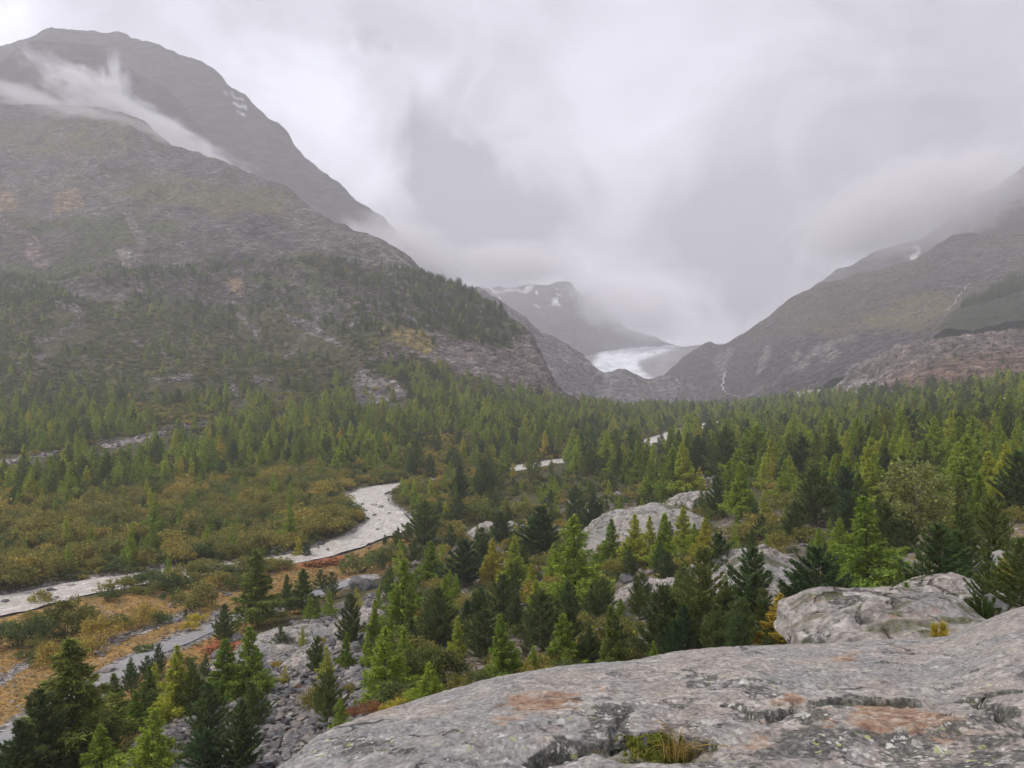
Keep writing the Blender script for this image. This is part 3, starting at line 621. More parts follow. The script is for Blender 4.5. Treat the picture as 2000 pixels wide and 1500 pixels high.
groove([(1950, 1228), (1975, 1240), (2000, 1248)], .08, .07, 0, .8)
groove([(1620, 1274), (1650, 1280), (1680, 1281)], .05, .05, 0, .6)
groove([(1840, 1400), (1880, 1398), (1900, 1392)], .03, .04, 0, .6)
groove([(880, 1452), (930, 1462), (1000, 1480), (1060, 1482)], .02, .03, 0, .5)
groove([(1370, 1330), (1400, 1342), (1440, 1346)], .04, .04, 0, .7)
# the hollow that holds moss and grass
hx, hy = S.hit(1285, 1470)[:2]
q = ((S.X - hx) / .33) ** 2 + ((S.Y - hy) / .15) ** 2
hol = 1 - sstep(q, .5, 1.3); S.Z -= .055 * hol; stain[..., 2] = np.maximum(stain[..., 2], hol)
ppx, ppy = S.px(), HZ - S.Z / S.Y * F
jpx = ppx + 30 * fbm(ppx / 40, ppy / 25, 0, 4); jpy = ppy + 14 * fbm(ppx / 40, ppy / 25, 9, 4)
def blob(ch, cx, cy_, rx, ry, amt): stain[..., ch] = np.maximum(stain[..., ch], amt * (1 - sstep(((jpx - cx) / rx) ** 2 + ((jpy - cy_) / ry) ** 2, .3, 1.3)))
for a in ((1060, 1370, 90, 22, .8), (1000, 1395, 60, 18, .5), (1190, 1345, 30, 6, .7), (1730, 1400, 90, 34, 1.0), (1790, 1410, 60, 30, .9), (1840, 1425, 70, 24, .6), (1545, 1365, 40, 14, .7), (1640, 1280, 40, 10, .4), (1300, 1480, 120, 10, .4), (1620, 1400, 40, 30, .5), (1500, 1440, 80, 40, .35)): blob(0, *a)
for a in ((700, 1460, 160, 26, .55), (1000, 1430, 120, 22, .45), (1120, 1400, 70, 24, .45), (1340, 1380, 110, 24, .5), (1480, 1400, 90, 30, .6), (1700, 1460, 240, 40, .75), (1400, 1480, 160, 24, .6), (1900, 1420, 120, 30, .5), (1560, 1310, 140, 10, .35), (1850, 1310, 120, 14, .35), (1250, 1315, 130, 9, .35)): blob(1, *a)
for a in ((1200, 1410, 50, 40, .9), (1180, 1440, 120, 22, .7), (1400, 1330, 90, 20, .5), (1480, 1345, 60, 30, .55), (1570, 1400, 70, 26, .75), (1660, 1370, 40, 14, .8), (1600, 1450, 120, 45, .6), (1850, 1480, 160, 30, .8), (1960, 1460, 80, 50, .7), (1750, 1440, 120, 20, .5), (860, 1480, 200, 20, .3), (1330, 1420, 90, 25, .4), (1890, 1345, 70, 16, .5), (1780, 1275, 60, 8, .3)): blob(1, *a)
S.lut(1600)
slab_me = S.mesh('rock_outcrop', M_slab, {'stain': stain})
link('rock_outcrop', slab_me, label='broad grey gneiss slab underfoot with rusty lichen stains and mossy cracks', cat='rock')
SLAB = S

def hump_mesh(name, ax, ay, az_, seed, n=110, flat=0.0, lean=(0, 0), rough=1.0, crack=True):
    u = np.linspace(-1, 1, n); U, W = np.meshgrid(u, u, indexing='ij')
    # square to disc, so the rim is a closed outline
    xd = U * np.sqrt(1 - W**2 / 2); yd = W * np.sqrt(1 - U**2 / 2); r = np.clip(np.hypot(xd, yd), 0, 1)
    ang = np.arctan2(yd, xd); rad = 1 + .34 * fbm(np.cos(ang) * 1.3 + seed, np.sin(ang) * 1.3, seed, 3)
    pq = 1.45 * (1 - r ** 1.5); prof = pq / (1 + pq ** 3) ** .3333
    X = xd * ax * rad; Y = yd * ay * rad; Zz = prof * az_ * (1 + .22 * fbm(xd * 1.5 + seed, yd * 1.5, seed * 2, 3))
    s = min(ax, ay)
    Zz += prof ** .5 * rough * s * (.075 * fbm(X / (s * .5) + seed, Y / (s * .25), 1, 4) + .075 * (fbm(X / (s * .45) + seed, Y / (s * .22), 6, 4, ridged=True) - .2))
    jn = (1 - sstep(np.abs(fbm(X / (s * .75) + seed * 3, Y / (s * .5), 2, 3)), 0, .045)) * sstep(prof, .1, .4); Zz -= jn * .045 * s
    Zz = Zz + lean[0] * X + lean[1] * Y - 0.25 * az_ - (r > .97) * az_ * .6
    st = np.zeros(X.shape + (3,)); st[..., 1] = sstep(fbm(X / (s * .5), Y / (s * .3), seed, 4), .05, .30) * .45; st[..., 0] = sstep(fbm(X / (s * .6) + 9, Y / (s * .4), seed, 4), .15, .4) * .35
    st[..., 2] = sstep(fbm(X / (s * .35) + 29, Y / (s * .14), seed, 4), .20, .36) * .9
    st[..., 1] = np.maximum(st[..., 1], jn * .9); st[..., 2] = np.maximum(st[..., 2], jn * .6)
    Vv = np.stack([X, Y, Zz], -1).reshape(-1, 3)
    me = mesh_np(name, Vv, grid_faces(n, n)[:, ::-1], [M_hump], smooth=True); add_attr(me, 'stain', st.reshape(-1, 3)); return me
HUMPS = []
def hump(px, py, wpx, hpx, dep, label, seed, lean=(0, 0), rough=1.0, rotz=0.0, n=110):
    """px, py: middle of the lower front edge in the photo; wpx wide, hpx high there; dep: depth / width"""
    h = V.hit(px, py); ax = wpx / 2 * 1.12 * h.y / F; az_ = hpx * h.y / F * (.60 if hpx > 60 else .62)
    me = hump_mesh('rock_outcrop', ax, ax * dep, az_ * 1.15, seed, n, lean=lean, rough=rough)
    o = link('rock_outcrop', me, label=label, cat='rock', loc=(h.x, h.y + ax * dep * .75, h.z)); o.rotation_euler.z = rotz
    HUMPS.append((h.x, h.y + ax * dep * .75, ax, ax * dep)); return o
hump(1290, 1066, 330, 135, .60, 'large pale pinkish whaleback rock among young larches, boulders along its rim', 1.0, (0, .10), 1.0)
hump(1520, 1192, 290, 185, .9, 'cracked grey hump of bedrock behind the dark stone pines, grass in its joints', 2.0, (.05, .2))
hump(1410, 1170, 170, 130, .8, 'light bedrock step partly hidden behind three stone pines', 3.0, (0, .15))
hump(1275, 1190, 170, 110, .7, 'broken rock ledge with a dark overhang below slender larches', 4.0, (.05, .1), 1.5)
hump(975, 1050, 130, 46, .9, 'low flat grey slab in front of round alder bushes', 5.0, (0, .05))
hump(1850, 1275, 440, 108, 1.0, 'wide pale bedrock shelf with small boulders directly beyond the viewing slab', 6.0, (.03, .12), .8, 0, 100)
hump(1900, 1190, 260, 80, .8, 'grassy topped bedrock ledge below the bushy stone pine', 7.0, (.02, .1))
hump(1990, 1130, 110, 90, .9, 'tilted pale rock face at the forest edge', 8.0, (.3, .1))
hump(1480, 1130, 110, 40, .7, 'small light rock shoulder between two stone pines', 9.0)
hump(560, 1265, 210, 52, .55, 'long pale rock slab sloping beside the gravel path', 10.0, (.12, .1), .8, .15)
hump(690, 1232, 130, 60, .7, 'smooth pale slab under the slender dark pine on the scree', 11.0, (.2, .12), .8, .2)
hump(480, 1300, 170, 42, .6, 'light rock slab in front of the path among stones', 12.0, (.15, .1), .9, .15)
hump(600, 1300, 110, 46, .7, 'narrow pale slab crossing the middle of the scree', 13.0, (.2, .1), .9, .3)
hump(1620, 770, 130, 20, .5, 'bare light rock bar in front of the moraine', 14.0, (.05, .1))
hump(1975, 800, 90, 44, .8, 'pale slanting slab above the treetops at the forest rim', 15.0, (.45, .1))
hump(1390, 985, 150, 40, .7, 'rubble covered rock rise behind the yellow larches', 16.0, (.1, .1), 1.5)
hump(360, 1392, 120, 30, .7, 'flat pale slab between larches below the path', 17.0, (.1, .1), .9)
hump(1180, 1262, 90, 50, .8, 'grey rock knob in the gap of the conifers', 18.0, (.1, .1), 1.3)

# ------------------------------------------------------------------ boulders and scree
def stone_mesh(name, seed, n=2, mat=None, flat=.7):
    import bmesh
    bm = bmesh.new(); bmesh.ops.create_icosphere(bm, subdivisions=n, radius=.5)
    rs = np.random.default_rng(seed)
    pl = rs.normal(size=(9, 3)); pl /= np.linalg.norm(pl, axis=1)[:, None]; off_ = rs.uniform(.26, .42, 9)
    for v in bm.verts:
        p = np.array(v.co)
        for nrm, o_ in zip(pl, off_):
            dd = p @ nrm - o_
            if dd > 0: p = p - nrm * dd * .92
        p = p * (1 + .10 * float(fbm([p[0] * 5 + seed], [p[1] * 5], [p[2] * 5], 2)[0])); p[2] *= flat
        v.co = p * 1.3
    me = bpy.data.meshes.new(name); bm.to_mesh(me); bm.free(); me.materials.append(mat); return me
m, t = new_mat('grey_boulder')
tc = t.n('ShaderNodeTexCoord').outputs['Object']; rnd = t.n('ShaderNodeObjectInfo').outputs['Random']
pv_ = t.n('ShaderNodeVectorMath', {0: tc, 1: t.n('ShaderNodeCombineXYZ', {0: t.math('MULTIPLY', rnd, 37.0), 1: 0.0, 2: 0.0}).outputs[0]}, operation='ADD').outputs[0]
n1 = t.noise(pv_, 3.0, 7, .62)
b0 = t.ramp(rnd, [(0, (.07, .07, .075)), (.3, (.14, .137, .137)), (.6, (.195, .185, .175)), (.8, (.21, .18, .155)), (1, (.31, .30, .285))])
base = t.mix(1.0, b0, t.ramp(n1, [(.28, (.45, .45, .46)), (.5, (1, 1, 1)), (.7, (1.5, 1.48, 1.42))]), 'MULTIPLY')
bp = t.n('ShaderNodeBump', {'Height': n1, 'Strength': .8, 'Distance': .12})
t.n('ShaderNodeOutputMaterial', {0: principled(t, base, .85, bp.outputs[0], .25)})
M_stone = m
STONES = [stone_mesh('boulder', 100 + k, 3, M_stone, f) for k, f in enumerate((.7, .55, .85, .65, .75, .5))]
PEBS = [stone_mesh('stone', 200 + k, 1, M_stone, f) for k, f in enumerate((.6, .4, .75, .5, .45))]

# ------------------------------------------------------------------ plants
def leaf_material(name, c_a, c_b, c_c=None, trans=0.45):
    m, t = new_mat(name)
    rnd = t.n('ShaderNodeObjectInfo').outputs['Random']
    geo = t.n('ShaderNodeNewGeometry'); isl = geo.outputs['Random Per Island']
    stops = [(0.1, c_a), (0.65, c_b)] + ([(0.97, c_c)] if c_c else [])
    base = t.ramp(rnd, stops)
    base = t.mix(1.0, base, t.ramp(isl, [(0.0, (.55, .57, .6)), (0.5, (1, 1, 1)), (0.85, (1.35, 1.3, 1.1)), (1.0, (1.9, 1.7, 1.3))]), 'MULTIPLY')
    df = t.n('ShaderNodeBsdfDiffuse', {0: base}); tr = t.n('ShaderNodeBsdfTranslucent', {0: base})
    mx_ = t.n('ShaderNodeMixShader', {0: trans, 1: df.outputs[0], 2: tr.outputs[0]})
    t.n('ShaderNodeOutputMaterial', {0: mx_.outputs[0]}); return m
ML = {'larch': leaf_material('larch_needles', (.215, .310, .056), (.320, .420, .070), (.430, .460, .076)),
      'larchy': leaf_material('yellow_larch_needles', (.42, .42, .07), (.50, .45, .08), (.54, .42, .07)),
      'larchd': leaf_material('dull_larch_needles', (.145, .210, .060), (.210, .260, .070), (.260, .275, .075)),
      'pine': leaf_material('stone_pine_needles', (.105, .165, .062), (.150, .205, .068), (.195, .230, .070)),
      'pined': leaf_material('dark_pine_needles', (.068, .118, .056), (.096, .148, .062), (.125, .165, .064)),
      'shrub': leaf_material('alder_leaves', (.150, .180, .060), (.250, .245, .078), (.330, .285, .084)),
      'shruby': leaf_material('yellow_shrub_leaves', (.44, .40, .07), (.50, .42, .08), (.44, .32, .08)),
      'shrubb': leaf_material('brown_shrub_leaves', (.230, .225, .070), (.330, .290, .085), (.42, .33, .095)),
      'shrubg': leaf_material('green_shrub_leaves', (.090, .135, .054), (.140, .185, .066), (.19, .22, .09)),
      'heath': leaf_material('dwarf_pine_leaves', (.100, .135, .060), (.150, .175, .075), (.200, .190, .085)),
      'red': leaf_material('red_heath_leaves', (.32, .13, .08), (.36, .18, .09), (.30, .19, .09)),
      'grass': leaf_material('autumn_grass', (.31, .23, .11), (.37, .29, .16), (.27, .23, .11)),
      'birch': leaf_material('birch_leaves', (.27, .30, .11), (.27, .30, .11))}
def bark(name, c1, c2):
    m, t = new_mat(name); tc = t.n('ShaderNodeTexCoord').outputs['Object']
    n1 = t.noise(t.map(tc, (30, 30, 6)), 2.0, 5, .6)
    t.n('ShaderNodeOutputMaterial', {0: principled(t, t.ramp(n1, [(.35, c1), (.65, c2)]), .9)}); return m
M_bark = bark('grey_brown_bark', (.05, .04, .032), (.13, .105, .085)); M_birch = bark('pale_birch_bark', (.30, .27, .22), (.55, .50, .44))

def tube(P0, P1, r0, r1, k=3):
    """many tapered prisms at once"""
    D = P1 - P0; D /= np.linalg.norm(D, axis=1)[:, None] + 1e-9
    A = np.cross(D, np.array([.3, .5, .8])); A /= np.linalg.norm(A, axis=1)[:, None] + 1e-9; B = np.cross(D, A); n = len(P0)
    Vv = []
    for Pq, rq in ((P0, r0), (P1, r1)):
        for i in range(k):
            a = 2 * math.pi * i / k; Vv.append(Pq + (A * math.cos(a) + B * math.sin(a)) * np.asarray(rq).reshape(-1, 1))
    Vv = np.stack(Vv, 1).reshape(-1, 3); Fq = []
    b = np.arange(n)[:, None] * 2 * k
    for i in range(k):
        j = (i + 1) % k; Fq.append(np.concatenate([b + i, b + j, b + k + j], 1)); Fq.append(np.concatenate([b + i, b + k + j, b + k + i], 1))
    return Vv, np.concatenate(Fq)
def tri_cloud(C, Dr, size, width, rs):
    """one slender triangle (a spray of needles or a leaf) at each point of C pointing along Dr"""
    n = len(C); Dr = Dr / (np.linalg.norm(Dr, axis=1)[:, None] + 1e-9)
    q = rs.normal(size=(n, 3)); W = np.cross(Dr, q); W /= np.linalg.norm(W, axis=1)[:, None] + 1e-9
    s = (size * rs.uniform(.6, 1.4, n))[:, None]; wd = s * width
    Vv = np.stack([C - W * wd / 2, C + W * wd / 2, C + Dr * s], 1).reshape(-1, 3)
    return Vv, np.arange(3 * n).reshape(n, 3)
def conifer(kind, ntri, seed, near=False):
    rs = np.random.default_rng(seed)
    if kind == 'larch': t0, Rb, pw, nb = rs.uniform(.05, .17), rs.uniform(.22, .31), rs.uniform(.72, .95), 95
    elif kind == 'pine': t0, Rb, pw, nb = rs.uniform(.02, .06), rs.uniform(.20, .27), rs.uniform(.60, .88), 110
    else: t0, Rb, pw, nb = .02, .30, .55, 60
    if not near: nb = int(nb * .6)
    t = t0 + (1 - t0) * (np.arange(nb) + rs.uniform(0, 1, nb)) / nb; t = np.clip(t, 0, .985)
    if near: t = np.round(t * 26) / 26 + rs.normal(0, .008, nb)      # loose whorls
    t = np.clip(t, t0, .985)
    az_ = np.arange(nb) * 2.4 + rs.uniform(-.5, .5, nb)
    side = 1 + .16 * np.cos(az_ - rs.uniform(0, 6.28)) * (1 - t)
    L = Rb * (1 - t) ** pw * rs.uniform(.70, 1.16, nb) * side + .012
    if kind == 'larch': L *= .80 + .35 * np.exp(-((t - .22) / .25) ** 2); up = .55 * t - .10 + rs.normal(0, .05, nb); curl = .12
    elif kind == 'pine': L *= .86 + .28 * np.exp(-((t - .32) / .3) ** 2); up = .25 + .5 * t + rs.normal(0, .06, nb); curl = .45
    else: up = .7 + .4 * t; curl = .3
    ph_ = rs.uniform(0, 6.28); L *= 1 + .14 * np.sin(t * 23 + ph_) + .12 * np.cos(2 * az_ + ph_) + .10 * np.sin(t * 47 + 2 * az_)
    L *= np.where(rs.random(nb) < .14, .45, 1)
    o = np.stack([np.cos(az_), np.sin(az_)], 1)
    bi = rs.choice(nb, ntri, p=(L ** 1.25) / (L ** 1.25).sum())
    s = rs.random(ntri) ** .62; s = .08 + .92 * s
    Lb = L[bi]; lat = rs.normal(0, 1, ntri) * Lb * (.17 if kind == 'larch' else .13) * (1.15 - s * .75)
    C = np.zeros((ntri, 3)); ob = o[bi]
    C[:, 0] = ob[:, 0] * Lb * s - ob[:, 1] * lat; C[:, 1] = ob[:, 1] * Lb * s + ob[:, 0] * lat
    C[:, 2] = t[bi] + Lb * (up[bi] * s + curl * s * s * (1 if kind != 'larch' else .6))
    if kind == 'larch': C[:, 2] -= np.abs(rs.normal(0, 1, ntri)) * (.022 + .10 * Lb)
    else: C[:, 2] += rs.normal(0, .013, ntri)
    leader = rs.random(ntri) < .02; C[leader, 2] = rs.uniform(.88, 1.0, leader.sum()); C[leader, :2] *= .03
    Dv = np.stack([ob[:, 0], ob[:, 1], np.full(ntri, .1 if kind == 'larch' else 1.0)], 1) + rs.normal(0, .75 if kind == 'larch' else .5, (ntri, 3))
    size = (.030 if near else .048 if ntri > 1000 else .085) * (1.0 if kind == 'larch' else 1.08)
    Vv, Fq = tri_cloud(C, Dv, size, .42 if kind == 'larch' else .36, rs)
    # trunk with limbs
    z = np.array([-.04, .15, .45, .75, .99]); r = np.array([.016, .013, .009, .005, .001]) * (1.0 if kind != 'larch' else .9); wob = rs.normal(0, .003, (5, 2)); wob[0] = 0
    Pc = np.concatenate([wob, z[:, None]], 1)
    tv, tf = tube(Pc[:-1], Pc[1:], r[:-1], r[1:], 6)
    if near or ntri > 1000:
        P0 = np.stack([0 * t, 0 * t, t], 1); P1 = np.stack([o[:, 0] * L * .9, o[:, 1] * L * .9, t + L * .9 * (up + curl * .4)], 1)
        bv, bf = tube(P0, P1, .0028 + .004 * L, np.full(nb, .0008), 3); tf = np.concatenate([tf, bf + len(tv)]); tv = np.concatenate([tv, bv])
    return (Vv, Fq), (tv, tf)
def broadleaf(kind, ntri, seed):
    rs = np.random.default_rng(seed)
    ncl = {'shrub': 34, 'heath': 26, 'birch': 150}[kind] if ntri > 600 else 14
    if kind == 'birch':
        cz = rs.uniform(.28, .97, ncl); rr = .27 * np.sqrt(np.clip(1 - ((cz - .6) / .42) ** 2, .08, 1)); a = rs.uniform(0, 6.28, ncl); q = rr * np.sqrt(rs.random(ncl))
        cc = np.stack([q * np.cos(a), q * np.sin(a), cz], 1); rc = rs.uniform(.03, .06, ncl)
    else:
        a = rs.uniform(0, 6.28, ncl); q = np.sqrt(rs.random(ncl)) * .62; top = np.sqrt(np.clip(1 - (q / .74) ** 2, 0, 1))
        cz = top * rs.uniform(.35, .86, ncl) if kind == 'shrub' else top * rs.uniform(.3, .8, ncl)
        cc = np.stack([q * np.cos(a), q * np.sin(a), cz], 1); rc = rs.uniform(.10, .20, ncl)
    bi = rs.choice(ncl, ntri, p=rc ** 2 / (rc ** 2).sum()); d = rs.normal(size=(ntri, 3)); d /= np.linalg.norm(d, axis=1)[:, None]
    rad = rc[bi] * rs.uniform(.45, 1.1, ntri); C = cc[bi] + d * rad[:, None]; C[:, 2] = np.maximum(C[:, 2], .02)
    if kind == 'birch': C[:, 2] -= np.abs(rs.normal(0, .03, ntri))
    size = {True: .052, False: .15}[ntri > 600] * (1 if ntri > 3000 else 1.35) * (.5 if kind == 'birch' else 1)
    Vv, Fq = tri_cloud(C, d + rs.normal(0, .6, (ntri, 3)), size, .75, rs)
    k = 9 if kind != 'birch' else 24
    pick = rs.choice(ncl, min(k, ncl), replace=False)
    if kind == 'birch':
        P0 = np.stack([0 * pick, 0 * pick, cz[pick] * .72], 1); P1 = cc[pick]
        z = np.array([-.03, .25, .5, .72, .93]); wob = np.array([[0, 0], [.01, 0], [-.01, .01], [.015, .01], [.03, 0]]); Pc = np.concatenate([wob, z[:, None]], 1)
        tv, tf = tube(Pc[:-1], Pc[1:], np.array([.017, .014, .011, .007]), np.array([.014, .011, .007, .002]), 6); bv, bf = tube(P0, P1, np.full(len(pick), .006), np.full(len(pick), .0015), 4)
        tf = np.concatenate([tf, bf + len(tv)]); tv = np.concatenate([tv, bv])
    else:
        P0 = rs.normal(0, .05, (len(pick), 3)); P0[:, 2] = -.05; tv, tf = tube(P0, cc[pick], np.full(len(pick), .016), np.full(len(pick), .004), 3)
    return (Vv, Fq), (tv, tf)
PROTO = {}
def proto(kind, lod, k):
    key = (kind, lod, k)
    if key not in PROTO:
        nt_ = {'near': 11000, 'mid': 2400, 'far': 380}[lod]
        if kind in ('larch', 'pine', 'youngpine'): cr_, tk = conifer(kind, nt_, 1000 + hash_i(kind) + 17 * k + {'near': 0, 'mid': 5, 'far': 9}[lod], lod == 'near')
        else: cr_, tk = broadleaf(kind, {'near': 6500, 'mid': 1500, 'far': 260}[lod], 3000 + hash_i(kind) + 13 * k)
        PROTO[key] = (mesh_np('crown', cr_[0], cr_[1], [ML['larch']]), mesh_np('trunk', tk[0], tk[1], [M_birch if kind == 'birch' else M_bark]), cr_, tk)
    return PROTO[key]
def hash_i(sx): return sum(ord(c) * (i + 3) for i, c in enumerate(sx)) % 500
NVAR = {'near': 7, 'mid': 5, 'far': 4}
def solid(kind, lod, k, mat):
    """crown and trunk in one mesh, for the far masses"""
    _, _, cr_, tk = proto(kind, lod, k)
    Vv = np.concatenate([cr_[0], tk[0]]); Fq = np.concatenate([cr_[1], tk[1] + len(cr_[0])])
    mi = np.concatenate([np.zeros(len(cr_[1])), np.ones(len(tk[1]))])
    return mesh_np(kind, Vv, Fq, [mat, M_bark], midx=mi)

def stuff_instances(name, meshes, pts, scl, rotz, idx, tilt=None, label=None):
    pc = bpy.data.collections.new(name + '_kinds')
    for i, me in enumerate(meshes):
        o = bpy.data.objects.new('kind_%02d' % i, me); pc.objects.link(o)
    me = bpy.data.meshes.new(name); n = len(pts); me.vertices.add(n); me.vertices.foreach_set('co', np.asarray(pts, np.float32).ravel())
    def at(nm, typ, arr, key):
        a = me.attributes.new(nm, typ, 'POINT'); a.data.foreach_set(key, arr)
    at('scl', 'FLOAT_VECTOR', np.asarray(scl, np.float32).ravel(), 'vector')
    rr = np.zeros((n, 3), np.float32); rr[:, 2] = rotz
    if tilt is not None: rr[:, :2] = tilt
    at('rot', 'FLOAT_VECTOR', rr.ravel(), 'vector'); at('idx', 'INT', np.asarray(idx, np.int32), 'value')
    ng = bpy.data.node_groups.new(name, 'GeometryNodeTree'); ng.interface.new_socket('Geometry', in_out='INPUT', socket_type='NodeSocketGeometry'); ng.interface.new_socket('Geometry', in_out='OUTPUT', socket_type='NodeSocketGeometry')
    g = NT(ng); gi = g.n('NodeGroupInput'); ci = g.n('GeometryNodeCollectionInfo', {'Collection': pc, 'Separate Children': True, 'Reset Children': True})
    A = lambda nm, ty: g.n('GeometryNodeInputNamedAttribute', {'Name': nm}, data_type=ty).outputs[0]
    rot = g.n('FunctionNodeEulerToRotation', {0: A('rot', 'FLOAT_VECTOR')}).outputs[0]
    io = g.n('GeometryNodeInstanceOnPoints', {'Points': gi.outputs[0], 'Instance': ci.outputs[0], 'Pick Instance': True, 'Instance Index': A('idx', 'INT'), 'Rotation': rot, 'Scale': A('scl', 'FLOAT_VECTOR')})
    g.n('NodeGroupOutput', {0: io.outputs[0]})
    o = link(name, me, kind='stuff', label=label); md = o.modifiers.new('scatter', 'NODES'); md.node_group = ng
    return o

